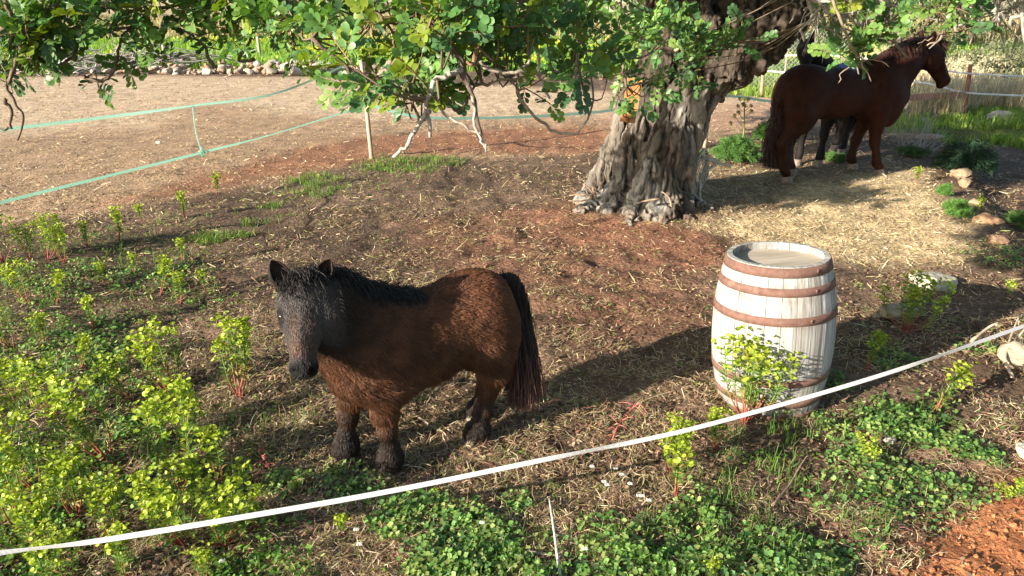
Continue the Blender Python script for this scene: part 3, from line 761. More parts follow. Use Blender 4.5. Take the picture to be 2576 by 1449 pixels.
# ================================================================ carob tree
TB = np.array([TRUNK[0], TRUNK[1], gz(*TRUNK)])
tree = empty('carob_tree', TB, 0, label='old carob tree with thick gnarled trunk and low leafy boughs hanging into view', category='tree')
def TW(u, v, y): return D(u, v, y) - TB
def strand(pts): return [(TW(u, v, y), r * (.90 if 300 < v < 500 else .97)) for u, v, y, r in pts]
Fd = Field((-1.35, -1.0, -.35), (3.6, 1.7, 2.75), .0235)
ST = [
    [(1478, 512, 8.3, .17), (1530, 430, 8.25, .17), (1560, 330, 8.2, .15), (1592, 230, 8.15, .15), (1640, 120, 8.1, .16), (1655, -20, 8.0, .15)],
    [(1540, 545, 7.75, .20), (1570, 455, 7.8, .19), (1598, 350, 7.85, .16), (1640, 250, 7.9, .15), (1690, 120, 7.9, .16), (1700, -60, 7.9, .15)],
    [(1600, 556, 7.5, .20), (1628, 470, 7.6, .20), (1655, 380, 7.65, .17), (1692, 280, 7.75, .16), (1738, 190, 7.8, .17), (1760, 60, 7.8, .17), (1735, -80, 7.8, .15)],
    [(1660, 560, 7.45, .17), (1672, 470, 7.55, .17), (1690, 380, 7.6, .15), (1725, 280, 7.7, .15), (1775, 200, 7.75, .17), (1850, 140, 7.7, .20), (1930, 70, 7.6, .17), (2080, -20, 7.5, .14)],
    [(1712, 545, 7.6, .16), (1712, 470, 7.7, .15), (1728, 390, 7.75, .13), (1756, 290, 7.8, .13), (1805, 190, 7.9, .16), (1880, 120, 8.0, .20), (1960, 40, 8.1, .18), (2100, -60, 8.3, .14)],
    [(1735, 520, 8.0, .15), (1722, 440, 8.0, .14), (1738, 350, 8.05, .13), (1768, 260, 8.1, .15), (1830, 160, 8.2, .2), (1900, 60, 8.3, .2)],
    [(1620, 520, 8.1, .36), (1640, 420, 8.1, .33), (1670, 320, 8.1, .30), (1715, 220, 8.1, .30), (1760, 130, 8.1, .32), (1770, 0, 8.2, .30)],
    [(1500, 505, 8.1, .16), (1468, 508, 8.0, .12)], [(1560, 548, 7.6, .16), (1525, 538, 7.6, .12)], [(1610, 545, 7.45, .15), (1585, 572, 7.2, .08), (1560, 596, 7.1, .03)], [(1665, 548, 7.4, .14), (1668, 585, 7.1, .06), (1680, 610, 7.0, .02)], [(1705, 540, 7.5, .14), (1750, 575, 7.25, .07), (1790, 592, 7.2, .03)], [(1510, 510, 7.9, .15), (1462, 535, 7.6, .07), (1430, 552, 7.5, .03)], [(1735, 520, 7.9, .13), (1790, 535, 7.7, .06), (1830, 545, 7.6, .02)],
    [(1765, 130, 8.0, .26), (1850, 60, 7.9, .28), (1930, 0, 7.9, .24)], [(1790, 215, 7.9, .17), (1860, 165, 7.8, .22), (1925, 105, 7.8, .24), (1975, 40, 7.8, .27), (2020, -40, 7.8, .27)],
]
for s_ in ST: Fd.chain(strand(s_), .022)
for u, v, y, r in [(1700, 520, 7.35, .08), (1665, 540, 7.35, .10), (1715, 490, 7.5, .07), (1640, 500, 7.45, .07), (1600, 520, 7.45, .07), (1710, 455, 7.6, .06), (1800, 215, 7.7, .09), (1850, 190, 7.6, .12), (1905, 165, 7.6, .11), (1780, 250, 7.75, .07), (1690, 540, 7.3, .07), (1635, 552, 7.3, .08), (1575, 548, 7.5, .08), (1520, 520, 7.8, .09), (1725, 540, 7.5, .08), (1870, 60, 7.6, .12), (1795, 60, 7.6, .1)]:
    Fd.ell(TW(u, v, y), (r, r, r * .9), .03)
for u, v, y, r in [(1500, 470, 7.9, .10), (1535, 470, 7.62, .07), (1692, 500, 7.36, .05), (1660, 515, 7.28, .04)]:
    Fd.ell(TW(u, v, y), (r, r * 1.3, r * 1.4), .03, sub=True)
V, F = Fd.mesh(1); V, F = subdiv(V, F); N = vnormals(V, F)
q = V * np.array([1, 1, .32])
rd = 1 - np.abs(2 * fbm3(q * 5.5, 4, 3) - 1); kn = fbm3(V * 6, 8, 3)
qf = V * np.array([1, 1, .17]) + (fbm3(V * 3, 61, 2) - .5)[:, None] * .25
fine = 1 - np.abs(2 * fbm3(qf * 13, 44, 2) - 1)
V = V + N * ((kn - .5) * .065 - sst(.80, .97, rd) * .045 + (fbm3(V * 22, 21, 2) - .5) * .022 - sst(.80, .97, fine) * .024 + (vn3(V * 9, 91) ** 4) * .05)[:, None]
zc = V[:, 2]
n1 = fbm3(q * 3, 12, 3)
C = np.array((.135, .118, .10)) * (.5 + 1.0 * n1)[:, None]
C = mixc(C, sst(.42, .56, fbm3(q * 2.2 + 7, 15, 3)) * sst(1.5, .9, zc) * .85, (.36, .345, .315))
C = mixc(C, sst(.9, 1.5, zc + .5 * (n1 - .5)) * .8, (.055, .040, .029))  # canopy shade on the upper trunk, put into the bark colour
C = mixc(C, sst(.54, .66, fbm3(q * 2.6 + 30, 17, 3)) * sst(.1, .4, zc) * sst(1.2, .8, zc) * .35, (.15, .075, .055))
C = mixc(C, sst(.86, .98, rd) * .75, (.03, .024, .02)); C = mixc(C, sst(.86, .97, fine) * .7, (.03, .024, .02))  # bark cracks, with occlusion shade painted into the grooves
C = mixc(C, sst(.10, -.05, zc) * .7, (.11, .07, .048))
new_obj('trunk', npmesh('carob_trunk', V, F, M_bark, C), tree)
# root suckers and splinters at the foot
for pts in [[(1490, 505), (1475, 480), (1470, 455)], [(1500, 500), (1490, 470), (1500, 445)], [(1495, 490), (1478, 470), (1466, 462)], [(1505, 478), (1520, 450), (1513, 430)], [(1480, 490), (1450, 490), (1432, 492)], [(1490, 500), (1460, 506), (1430, 505)], [(1492, 476), (1500, 455), (1497, 435)], [(1660, 500), (1625, 505), (1600, 512)], [(1690, 520), (1682, 495), (1664, 482)]]:
    P = spline([TW(u, v, 7.72 if u < 1560 else 7.22) for u, v in pts], 6); b = MB(); b.add(*tube(P, np.linspace(.013, .005, 6), 5), (.36, .25, .17)); new_obj('root_sucker', b.mesh('root_sucker', M_twig), tree)

# boughs: (points in the photo with the distance they hang at, thickness)
BR = []
def bough(pts, y, r0, r1, col=(.17, .13, .10), n=None, name='branch', wob=.02):
    yy = y if np.ndim(y) else [y] * len(pts)
    P = spline([D(u, v, q) for (u, v), q in zip(pts, yy)], n or (len(pts) * 4))
    P = P + (np.stack([vn2(np.arange(len(P)) * .9 + s * 31, np.full(len(P), P[0, 0] * 7), 3) for s in range(3)], -1) - .5) * wob
    b = MB(); b.add(*tube(P - TB, np.linspace(r0, r1, len(P)), 6), col); new_obj(name, b.mesh(name, M_twig), tree)
    BR.append(P); return P
PALE = (.33, .31, .275); DARK = (.11, .085, .068)
# the big limbs that carry them run from the trunk over the top of the frame
def limb(pts, r, col=(.12, .09, .065)):
    P = spline(np.array(pts, float), 16); b = MB(); b.add(*tube(P - TB, np.array([r[0] + (r[1] - r[0]) * t for t in np.linspace(0, 1, 16)]), 9), col); new_obj('limb', b.mesh('limb', M_bark), tree)
    return P
tt = D(1700, -40, 7.9); tr = D(2080, -20, 7.6)
limb([tt, (.8, 6.3, 3.0), (-.2, 4.2, 3.15), (-.4, 2.9, 2.85), (-.45, 2.3, 2.6)], (.15, .035))
limb([tt, (.2, 7.0, 3.3), (-1.6, 5.4, 3.4), (-3.0, 4.2, 3.0), (-3.8, 3.6, 2.7)], (.14, .03))
limb([tt, (1.2, 6.4, 2.8), (.9, 5.0, 2.75), (.7, 4.0, 2.5)], (.11, .03))
limb([tr, (3.4, 6.2, 2.75), (3.1, 5.0, 2.85), (2.6, 4.2, 2.6)], (.12, .03))
limb([tr, (4.6, 6.6, 2.8), (5.0, 5.6, 2.95), (4.6, 4.6, 2.8)], (.13, .04))
limb([D(1770, 0, 8.2), (1.6, 9.0, 3.6), (.8, 10.4, 3.9)], (.18, .05)); limb([tr, (4.6, 8.6, 3.0), (6.2, 9.6, 3.4)], (.14, .05))
limb([D(1655, -20, 8.0), (.2, 8.2, 2.9), (-1.6, 8.8, 3.3)], (.12, .04))
c = 2.45
bough([(1010, -60), (1049, 0), (1110, 85), (1161, 160), (1173, 200), (1189, 248), (1207, 336)], c, .014, .005, DARK)
bough([(1161, 160), (1197, 150), (1197, 72), (1215, 0), (1225, -50)], c, .008, .006, (.20, .13, .08))
bough([(1161, 160), (1140, 190), (1089, 205), (1073, 280), (1029, 352), (993, 400)], c, .010, .006, PALE)
bough([(1197, 155), (1240, 180), (1300, 182), (1330, 160), (1335, 100)], c, .009, .004, (.26, .23, .18))
bough([(1075, 275), (1078, 345)], c, .009, .006, PALE)
bough([(1175, 205), (1200, 330), (1220, 375)], c, .006, .004, PALE)
bough([(1105, 275), (1150, 310), (1200, 335), (1218, 373)], c, .006, .003, (.36, .31, .26))
bough([(1040, 332), (985, 335)], c, .004, .003, DARK)
bough([(780, 100), (850, 150), (900, 200), (940, 240), (1000, 262), (1040, 250)], 2.7, .008, .003, DARK)
bough([(905, 0), (950, 30), (985, 80), (1010, 150), (1050, 190)], 2.6, .007, .003, (.17, .12, .08))
bough([(1289, 190), (1309, 248), (1349, 296), (1405, 336), (1445, 332), (1481, 288)], 2.9, .0075, .004, (.34, .29, .23))
bough([(1453, 100), (1449, 216), (1477, 288)], 3.4, .008, .004, (.30, .27, .23))
bough([(1195, 215), (1260, 205), (1340, 190), (1410, 180)], 2.7, .007, .003, (.26, .21, .16))
bough([(1340, 0), (1345, 90), (1360, 200), (1385, 248)], 3.3, .009, .006, (.42, .38, .33))
bough([(1575, 215), (1560, 150), (1540, 95), (1560, 30), (1570, -30)], 4.0, .009, .006, (.22, .19, .15))
for pts, y in [([(530, -30), (465, 5), (370, 25), (312, 30), (267, 20), (235, 55)], 3.7), ([(470, 18), (442, 60)], 3.7), ([(200, -20), (210, 12), (212, 55), (185, 74), (160, 62)], 3.5), ([(157, 65), (100, 120)], 3.6),
              ([(85, 120), (100, 150), (127, 160), (162, 157), (187, 140), (200, 82), (210, 40)], 3.6), ([(210, 195), (225, 198), (265, 200), (290, 170), (297, 130), (310, 90), (335, 72), (380, 50)], 3.6), ([(545, 170), (532, 160), (515, 120), (485, 90), (440, 65)], 3.7),
              ([(60, 70), (45, 140), (27, 195), (15, 220), (37, 257), (60, 300), (42, 355)], 3.3), ([(0, 75), (60, 55), (110, 30), (160, 0)], 3.4), ([(640, 150), (600, 150), (620, 120), (640, 60), (650, 0)], 3.8), ([(330, 72), (280, 75)], 3.6), ([(720, 0), (740, 40), (735, 100), (750, 140)], 3.6),
              ([(10, 250), (25, 275), (22, 320), (0, 325)], 3.3), ([(15, 0), (30, 60), (25, 130)], 3.3)]:
    bough(pts, y + 1.2, .014, .006, (.15, .115, .085))
for pts, y, r in [([(2085, -30), (2130, 90), (2165, 155)], 4.0, .010), ([(2165, 155), (2195, 205)], 4.0, .006), ([(2165, 155), (2120, 180), (2110, 210)], 4.0, .005), ([(2165, 155), (2200, 150), (2240, 168)], 4.0, .004), ([(2060, 60), (2110, 90), (2165, 150)], 4.0, .006), ([(2390, -30), (2410, 40), (2360, 100), (2330, 115)], 3.8, .008), ([(2345, 95), (2310, 110)], 3.8, .003)]:
    bough(pts, y + .4, r, r * .5, (.26, .20, .14))
# grey lichened dead twigs hanging at the right
for j in range(86):
    u = 1875 + 701 * ((j * .618) % 1) + rng.normal(0, 8); y = rng.uniform(4.6, 6.6)
    if u > 2420: y = rng.uniform(3.8, 5.6)
    top = -60; ln = rng.uniform(70, 210) if u < 2330 else rng.uniform(80, 200)
    if u < 1990: continue
    if 2210 < u < 2420: ln = rng.uniform(70, 125); y = rng.uniform(6.2, 7.4)
    pts = [(u, top)]; du = rng.normal(0, .35); k = rng.integers(4, 7)
    for q in range(k):
        du = du * .6 + rng.normal(0, .38); pts.append((pts[-1][0] + du * ln / k, pts[-1][1] + ln / k))
    r = rng.uniform(.010, .026) if rng.random() < .5 else rng.uniform(.006, .011)
    g = rng.uniform(.6, 1.1); P = bough(pts, y, r, r * .4, tuple(np.array(PALE) * g * (1, .98, .92)), n=14, name='dead_twig', wob=.05)
    for _ in range(rng.integers(1, 4)):
        i = rng.integers(4, 12); d = P[i] - P[i - 1]; d = unit(unit(d) + rng.normal(0, .7, 3)); L_ = rng.uniform(.12, .34)
        Q = np.array([P[i], P[i] + d * L_ * .5 + rng.normal(0, .02, 3), P[i] + d * L_ + np.array([0, 0, -.05]) + rng.normal(0, .03, 3)])
        b = MB(); b.add(*tube(spline(Q - TB, 6), np.linspace(r * .55, r * .2, 6), 4), tuple(np.array(PALE) * g)); new_obj('dead_twig', b.mesh('dead_twig', M_twig), tree)

# ---- carob leaves
def leaflet():
    V = np.array([(0, 0, 0), (.28, .22, .05), (.30, 0, 0), (.28, -.22, .05), (.62, .35, .08), (.64, 0, .02), (.62, -.35, .08), (.91, .24, .0), (.98, 0, -.03), (.91, -.24, .0)], float)
    F = np.array([(0, 2, 1), (0, 3, 2), (1, 2, 5), (1, 5, 4), (2, 3, 6), (2, 6, 5), (4, 5, 8), (4, 8, 7), (5, 6, 9), (5, 9, 8)])
    return V, F
LV, LF = leaflet()
def compound(npair, L, ls, seed):
    r_ = np.random.default_rng(seed); P = np.stack([np.linspace(0, L, 6), r_.normal(0, .004, 6), np.linspace(0, 1, 6) ** 2 * -.02], -1)
    V, F = tube(P, np.linspace(.0022, .0012, 6), 3, False); Vs = [V]; Fs = [F]; Cs = [np.tile((1.6, .85, .75), (len(V), 1))]; o = len(V)
    for i in range(npair):
        t = .22 + .78 * i / max(npair - 1, 1)
        for s in (-1, 1):
            a = s * (1.05 - .55 * t + r_.normal(0, .12)); d = np.array([math.cos(a), math.sin(a), r_.normal(.05, .18)])
            upv = np.array([r_.normal(0, .35), r_.normal(0, .35) - .25 * s, 1]); M = frames(d[None], upv[None])[0]
            sz = ls * (.82 + .3 * math.sin(t * 2.6)) * r_.uniform(.88, 1.1)
            Vs.append((LV * sz) @ M.T + np.array([t * L, s * .003, -.02 * t * t])); Fs.append(LF + o); o += len(LV)
            Cs.append(np.tile(np.ones(3) * r_.uniform(.8, 1.2), (len(LV), 1)))
    return np.concatenate(Vs), np.concatenate(Fs), np.concatenate(Cs)
LT = [compound(3, .085, .047, 1), compound(4, .115, .050, 2), compound(4, .125, .052, 3), compound(5, .145, .052, 4), compound(3, .09, .044, 5)]
GREENS = np.array([(.060, .145, .040), (.085, .185, .046), (.055, .125, .050), (.12, .225, .055), (.155, .26, .06)])
YOUNG = np.array([(.15, .21, .022), (.20, .24, .025)])
LP, LD, LU, LK, LC, LTw = [], [], [], [], [], MB()
def shoots(u, v, ru, rv, y, n, dy=.3, young=0., up=.35, ls=1.0):
    for _ in range(n):
        v0_ = v - 62 / y
        while True:
            a, b_ = rng.uniform(-1, 1, 2)
            if a * a + b_ * b_ < 1: break
        base = D(u + a * ru, v0_ + b_ * rv, y + rng.uniform(-dy, dy))
        d = unit(np.array([a * .5, rng.normal(-.25, .35), -.25 * b_ + up]) + rng.normal(0, .45, 3))
        L_ = rng.uniform(.10, .2); tip = base + d * L_; k = rng.integers(4, 7); yg = rng.random() < young
        P = spline([base, base + d * L_ * .5 + rng.normal(0, .008, 3), tip], 5)
        LTw.add(*tube(P - TB, np.linspace(.0035, .0018, 5), 4, False), (.19, .12, .07))
        # connect to the nearest bough
        bp = np.concatenate(BR); i = np.argmin(((bp - base) ** 2).sum(1)); dist = np.linalg.norm(bp[i] - base)
        if .02 < dist < .75:
            md = (bp[i] + base) / 2 + np.array([0, 0, -.04]) + rng.normal(0, .02, 3)
            LTw.add(*tube(spline([bp[i], md, base], 6) - TB, np.linspace(.0045, .0032, 6), 4, False), (.17, .125, .085))
        ph = rng.uniform(0, 6.28)
        for q in range(k):
            t = (q + .6) / k; p = base + d * L_ * t; ph += 2.4
            e1 = unit(np.cross(d, (.3, .2, 1))); e2 = np.cross(d, e1); rd_ = e1 * math.cos(ph) + e2 * math.sin(ph)
            LP.append(p); LD.append(unit(d * (.35 + .6 * t) + rd_ * .8 + np.array([0, 0, .05]))); LU.append(np.array([-.5, -.5, .6]) + rng.normal(0, .38, 3))
            LK.append((rng.integers(0, 5), ls * rng.uniform(.85, 1.12))); c_ = (YOUNG if yg else GREENS)[rng.integers(0, 2 if yg else 5)]; LC.append(c_ * rng.uniform(.8, 1.2))
# central bough
for a in [(1000, 50, 190, 80, 2.7, 15), (860, 70, 110, 80, 2.9, 11), (1130, 80, 130, 90, 2.6, 14), (1290, 60, 120, 80, 2.7, 11), (960, 190, 80, 60, 2.6, 9), (1050, 150, 90, 60, 2.5, 6), (1030, 235, 60, 35, 2.5, 5), (1110, 250, 40, 50, 2.5, 4), (1245, 170, 70, 40, 2.8, 4), (1290, 225, 50, 30, 2.9, 2), (1020, 300, 25, 15, 2.5, 1), (1110, 270, 30, 12, 2.6, 1), (1080, 0, 250, 40, 3.0, 9), (1200, 110, 60, 60, 2.7, 4)]: shoots(*a[:5], int(a[5] * 1.1 + .5), ls=.68)
for a in [(1420, 90, 100, 90, 3.2, 10), (1480, 160, 60, 50, 3.6, 5), (1540, 110, 60, 60, 3.9, 5), (1600, 205, 40, 40, 4.4, 4), (1700, 110, 60, 50, 4.8, 5), (1780, 130, 60, 45, 5.0, 7), (1660, 30, 60, 50, 4.6, 5), (1500, 20, 90, 40, 3.8, 6), (1570, 245, 30, 15, 4.4, 2), (1520, 235, 30, 20, 3.8, 2), (1720, 180, 40, 25, 4.8, 3), (1840, 120, 25, 40, 5., 3)]: shoots(*a[:5], a[5], ls=.82)
# left boughs
LY = 1.25
for a in [(50, 50, 110, 60, 3.4, 12), (180, 30, 110, 50, 3.5, 12), (300, 20, 100, 40, 3.6, 7), (90, 110, 90, 35, 3.5, 8), (430, 25, 80, 35, 3.7, 5), (545, 40, 80, 50, 3.7, 8), (640, 50, 80, 50, 3.7, 8), (735, 60, 70, 60, 3.5, 9), (560, 115, 50, 25, 3.7, 3), (690, 110, 50, 20, 3.7, 1), (490, 75, 50, 40, 3.7, 1), (270, 90, 50, 35, 3.6, 2), (215, 175, 35, 20, 3.6, 2), (350, 145, 40, 25, 3.7, 2), (405, 165, 20, 20, 3.8, 1), (20, 190, 30, 50, 3.3, 2), (40, 140, 45, 30, 3.4, 3), (180, 202, 15, 6, 3.6, 1), (20, 100, 60, 40, 3.3, 4)]: shoots(*a[:4], a[4] + LY, a[5], ls=1.12)
shoots(335, 35, 18, 14, 4.7, 2, .1, 1.0); shoots(900, 190, 25, 15, 2.7, 1, .1, .8, ls=.8); shoots(2092, 70, 14, 10, 4.5, 1, .1, 1.0, ls=.8); shoots(1345, 50, 50, 40, 2.9, 2, .1, .6, ls=.8)
# right sprays
for a in [(2150, 130, 45, 22, 4.6, 3), (2185, 85, 25, 18, 4.6, 2), (2115, 85, 25, 15, 4.6, 1), (2145, 170, 35, 8, 4.6, 2), (2380, 30, 50, 40, 4.0, 6), (2440, 10, 50, 20, 4.0, 3), (2350, 105, 15, 10, 4.0, 1), (2410, 80, 25, 15, 4.0, 1)]: shoots(*a[:5], a[5], .15, ls=.85)
LP = np.array(LP); LD = np.array(LD); LU = np.array(LU); LC = np.array(LC); LKk = np.array([k for k, s in LK]); LS = np.array([s for k, s in LK])
new_obj('leaf_twigs', LTw.mesh('leaf_twigs', M_stem), tree, kind='stuff')
MM = frames(LD, LU)
# the 300 leaves that show largest are parts of their own, the rest one part
scr = LS / np.maximum(.3, LP[:, 1]) ; vis = (LP[:, 2] < CAM_H + .02 * LP[:, 1]) & (np.abs(LP[:, 0]) < .74 * LP[:, 1]); rank = np.argsort(-np.where(vis, scr, 0))
own = np.zeros(len(LP), bool); own[rank[:300]] = True
LME = {}
for i in np.where(own)[0]:
    yg = LC[i, 0] > .12; gi = int(np.argmin(((GREENS - LC[i]) ** 2).sum(1))); key = (int(LKk[i]), 'y' if yg else gi)
    if key not in LME:
        TV, TF, TC = LT[key[0]]; base = YOUNG[0] if yg else GREENS[gi]
        LME[key] = npmesh('leaf', TV, TF, M_leaf, TC * base)
    o = new_obj('leaf', LME[key], tree); m = MM[i] * LS[i]; p = LP[i] - TB
    o.matrix_local = Matrix(((*m[0], p[0]), (*m[1], p[1]), (*m[2], p[2]), (0, 0, 0, 1)))
b = MB()
for k in range(5):
    s_ = (~own) & (LKk == k)
    if s_.any(): b.add(*stamp(LT[k][0], LT[k][1], LP[s_] - TB, MM[s_], LS[s_], LC[s_], LT[k][2])[:3])
new_obj('foliage', b.mesh('foliage', M_leaf), tree, kind='stuff')
print('leaves', len(LP))
# the crown over and behind the frame: same leaves, coarser
n = 6500
pp = []
while len(pp) < n:
    q = rng.uniform(-1, 1, 3); rr = (q ** 2).sum()
    if rr > 1 or rr < .25: continue
    p = np.array([1.6, 7.4, 4.0]) + q * np.array([6.2, 5.6, 2.3])
    if p[2] < 2.62 + .03 * p[1] or (p[0] < -1.8 and p[1] < 5.5): continue
    pp.append(p)
pp = np.array(pp); dd = unit(np.array([0, 0, 1])) + rng.normal(0, .8, (n, 3))
V_, F_, C_ = stamp(LT[3][0], LT[3][1], pp - TB, frames(dd, rng.normal(0, .5, (n, 3)) + np.array([-.3, -.4, .8])), np.full(n, 1.7), GREENS[rng.integers(0, 5, n)], LT[3][2])
new_obj('crown', npmesh('crown', V_, F_, M_leaf, C_), tree, kind='stuff')
# ================================================================ fences
def ribbon(P, w, tw, thick=.0012):
    """flat woven tape along P, width w, twisted by the angles tw (0 = broad side upright)"""
    P = np.asarray(P, float); n = len(P); T = np.gradient(P, axis=0); T /= np.linalg.norm(T, axis=1)[:, None]
    S_ = np.cross(T, [0, 0, 1.0]); S_ /= np.linalg.norm(S_, axis=1)[:, None]; U = np.cross(S_, T)
    a = np.broadcast_to(tw, (n,))[:, None]; X = U * np.cos(a) + S_ * np.sin(a); Nn = np.cross(T, X)
    V = np.concatenate([P + X * w / 2 + Nn * thick / 2, P - X * w / 2 + Nn * thick / 2, P - X * w / 2 - Nn * thick / 2, P + X * w / 2 - Nn * thick / 2]); F = []
    for i in range(n - 1):
        for k in range(4):
            q = (k + 1) % 4; F.append((k * n + i, q * n + i, q * n + i + 1, k * n + i + 1))
    return V, np.array(F)
tp = spline([D(-900, 1497, 1.55), D(-300, 1440, 1.72), D(0, 1391, 1.86), D(250, 1360, 1.93), D(620, 1299, 2.06), D(1000, 1232, 2.22), D(1400, 1150, 2.42), D(1630, 1104, 2.56), D(1790, 1066, 2.66), D(2060, 991, 2.86), D(2250, 933, 3.04), D(2400, 882, 3.22), D(2576, 820, 3.5), D(2800, 740, 3.95), D(3100, 640, 4.7)], 220)
tw = -.75 + .25 * np.sin(np.linspace(0, 9, 220)) + 1.2 * np.exp(-((np.arange(220) - 99) / 7.) ** 2) + .9 * np.exp(-((np.arange(220) - 38) / 8.) ** 2) + .8 * np.exp(-((np.arange(220) - 168) / 9.) ** 2)
b = MB(); b.add(*ribbon(tp, .019, tw))
new_obj('fence_tape', b.mesh('fence_tape', M_tape, False, False), None, label='white fence tape strung low across the front of the paddock', category='fence tape')
def stake(name, base, top, r, col, label, cat='fence post', group=None, n=7):
    b = MB(); P = spline([np.zeros(3) - np.array([0, 0, .12]), (np.array(top) - base) * .5 + rng.normal(0, r * .25, 3), np.array(top) - base], 6)
    b.add(*tube(P, np.array([1.05, 1.0, .98, .95, .95, .9]) * r, n), col)
    o = new_obj(name, b.mesh(name, M_post), None, label=label, category=cat, group=group); o.location = tuple(base); return o
p1, p2 = G(936, 400), G(1772, 371)
stake('fence_post', p1, p1 + np.array([-.06, 0, 1.55]), .034, (.42, .34, .26), 'pale wooden stake at the end of the green fence tapes left of the tree', group='wooden paddock stakes')
stake('fence_post', p2, p2 + np.array([.05, 0, 1.45]), .034, (.40, .31, .23), 'pale wooden stake between the tree trunk and the big fennel', group='wooden paddock stakes')
def gtape(pts, w, label, tw=None, n=80):
    P = spline(pts, n); b = MB(); b.add(*ribbon(P, w, tw if tw is not None else np.zeros(n)))
    return new_obj('fence_tape', b.mesh('fence_tape', M_gtape, False, False), None, label=label, category='fence tape', group='green paddock tapes')
n = 80; wv = np.sin(np.linspace(0, 3, n)) * .3
tl_ = D(485, 266, 8.55); 
gtape([D(-700, 428, 4.2), D(-250, 362, 5.0), D(0, 327, 5.6), D(250, 297, 6.9), tl_, D(700, 233, 10.0), p1 + np.array([-.05, 0, 1.5])], .028, 'upper green fence tape across the paddock on the left', -.55 + 1.15 * np.exp(-((np.arange(n) - 52) / 8.) ** 2))
bl_ = D(507, 384, 8.4)
gtape([D(-700, 716, 4.4), D(-250, 580, 5.0), D(0, 510, 5.55), D(250, 448, 6.7), bl_, D(700, 334, 9.6), p1 + np.array([-.02, 0, .82])], .028, 'lower green fence tape across the paddock on the left', -.55 + 1.3 * np.exp(-((np.arange(n) - 66) / 12.) ** 2))
gtape([p1 + np.array([-.02, 0, .82]), D(1100, 297, 10.9), D(1480, 284, 11.4), p2 + np.array([.02, 0, .85]), D(1960, 257, 14.0), D(2060, 252, 16.0)], .05, 'pale green fence tape running from the stake behind the tree trunk', np.full(n, .5))
b = MB(); b.add(*tube(spline([tl_, (tl_ + bl_) / 2 + np.array([-.02, 0, 0]), bl_], 8), .008, 5)); kb = MB()
tie = new_obj('tie_cord', b.mesh('tie_cord', M_gtape, col=False), None, label='thin green cord tying the upper green tape to the lower one', category='cord')
for a in range(4):
    kb.add(*tube(spline([bl_ + np.array([0, 0, -.05]), bl_ + rng.normal(0, .05, 3), bl_ + np.array([0, 0, .05])], 6), .010, 5))
new_obj('knot', kb.mesh('knot', M_gtape, col=False), tie)
# far right fence
pr, pr2 = G(2424, 297), G(1914, 243)
fr = (.26, .12, .08)
stake('fence_post', pr, D(2442, 162, pr[1]), .045, fr, 'red brown leaning fence post at the right with a plank rail', group='posts of the far white tape fence', n=8)
stake('fence_post', pr2, D(1922, 148, pr2[1]), .05, (.30, .22, .16), 'weathered fence post behind the gap between trunk and chestnut horse', group='posts of the far white tape fence', n=8)
b = MB(); a0, a1 = D(2262, 247, 15.4), D(2428, 238, pr[1] - .07); dv = a1 - a0; M_ = np.stack([unit(dv), unit(np.cross([0, 0, 1.], dv)), unit(np.cross(dv, np.cross([0, 0, 1.], dv)))], 1)
b.add(*box((a0 + a1) / 2, (np.linalg.norm(dv), .035, .13), M_), (.34, .20, .155))
new_obj('rail', b.mesh('rail', M_post, False), None, label='weathered reddish plank rail between the far fence post and the horse chest', category='rail')
def rope(pts, r, label, n=30):
    b = MB(); b.add(*ribbon(spline(pts, n), r * 2, np.zeros(n), .004)); new_obj('fence_tape', b.mesh('fence_tape', M_tape, col=False), None, label=label, category='fence tape', group='white tapes of the far fence')
rope([D(1800, 172, 19.6), D(1917, 177, pr2[1] - .08), D(2010, 186, 18.9), D(2290, 205, 16.5), D(2360, 216, 16.0), D(2428, 233, pr[1] - .09), D(2576, 241, 15.7), D(2800, 252, 15.7)], .02, 'lower white fence tape behind the horses at the plank rail')
rope([D(1880, 140, 20), D(1919, 141, pr2[1] - .08), D(2110, 140, 19), D(2300, 165, 17), D(2380, 178, 16), D(2438, 185, pr[1] - .09), D(2576, 192, 15.7), D(2800, 200, 15.7)], .018, 'upper white fence tape behind the horses and chestnut head')
# chain link
b = MB(); y = 23.0; x0, x1 = D(1640, 100, y)[0], D(2160, 100, y)[0]; z0 = gz(x0, y); st = .14
for k in np.arange(x0 - 1.6, x1 + 1.6, st):
    for s in (-1, 1):
        xa, xb = k, k + s * 1.6; ta = np.clip((x0 - xa) / (xb - xa), 0, 1) if s > 0 else np.clip((x1 - xa) / (xb - xa), 0, 1)
        pa = np.array([np.clip(xa, x0, x1), y, z0 + .02]); 
        if abs(pa[0] - xa) > 1e-6: continue
        pb = np.array([xb, y, z0 + 1.62])
        if not x0 <= xb <= x1:
            e = x1 if s > 0 else x0; f = (e - xa) / (xb - xa); pb = pa + (pb - pa) * f
        b.add(*tube([pa, pb], .0055, 3, False))
wf = new_obj('wire_fence', b.mesh('wire_fence', M_wire, col=False), None, label='grey chain link fence far behind the gap beside the trunk', category='fence')
for x in np.linspace(x0, x1, 4):
    bb = MB(); bb.add(*tube([(x, y + .05, z0 - .1), (x, y + .05, z0 + 1.75)], .035, 6), (.4, .36, .3)); new_obj('post', bb.mesh('post', M_post), wf)
lb = ['nearest the grey brush pile', 'behind the middle of the stone wall', 'behind the right half of the stone wall', 'behind the leafy bough in the middle']
for (u, v, tu, tv), l in zip([(163, 152, 150, 82), (418, 160, 408, 95), (655, 155, 648, 92), (1090, 165, 1088, 100)], lb):
    base = G(u, v); stake('fence_post', base, D(tu, tv, base[1]), .075, (.33, .29, .25), 'grey field fence post ' + l, group='grey posts of the field fence')

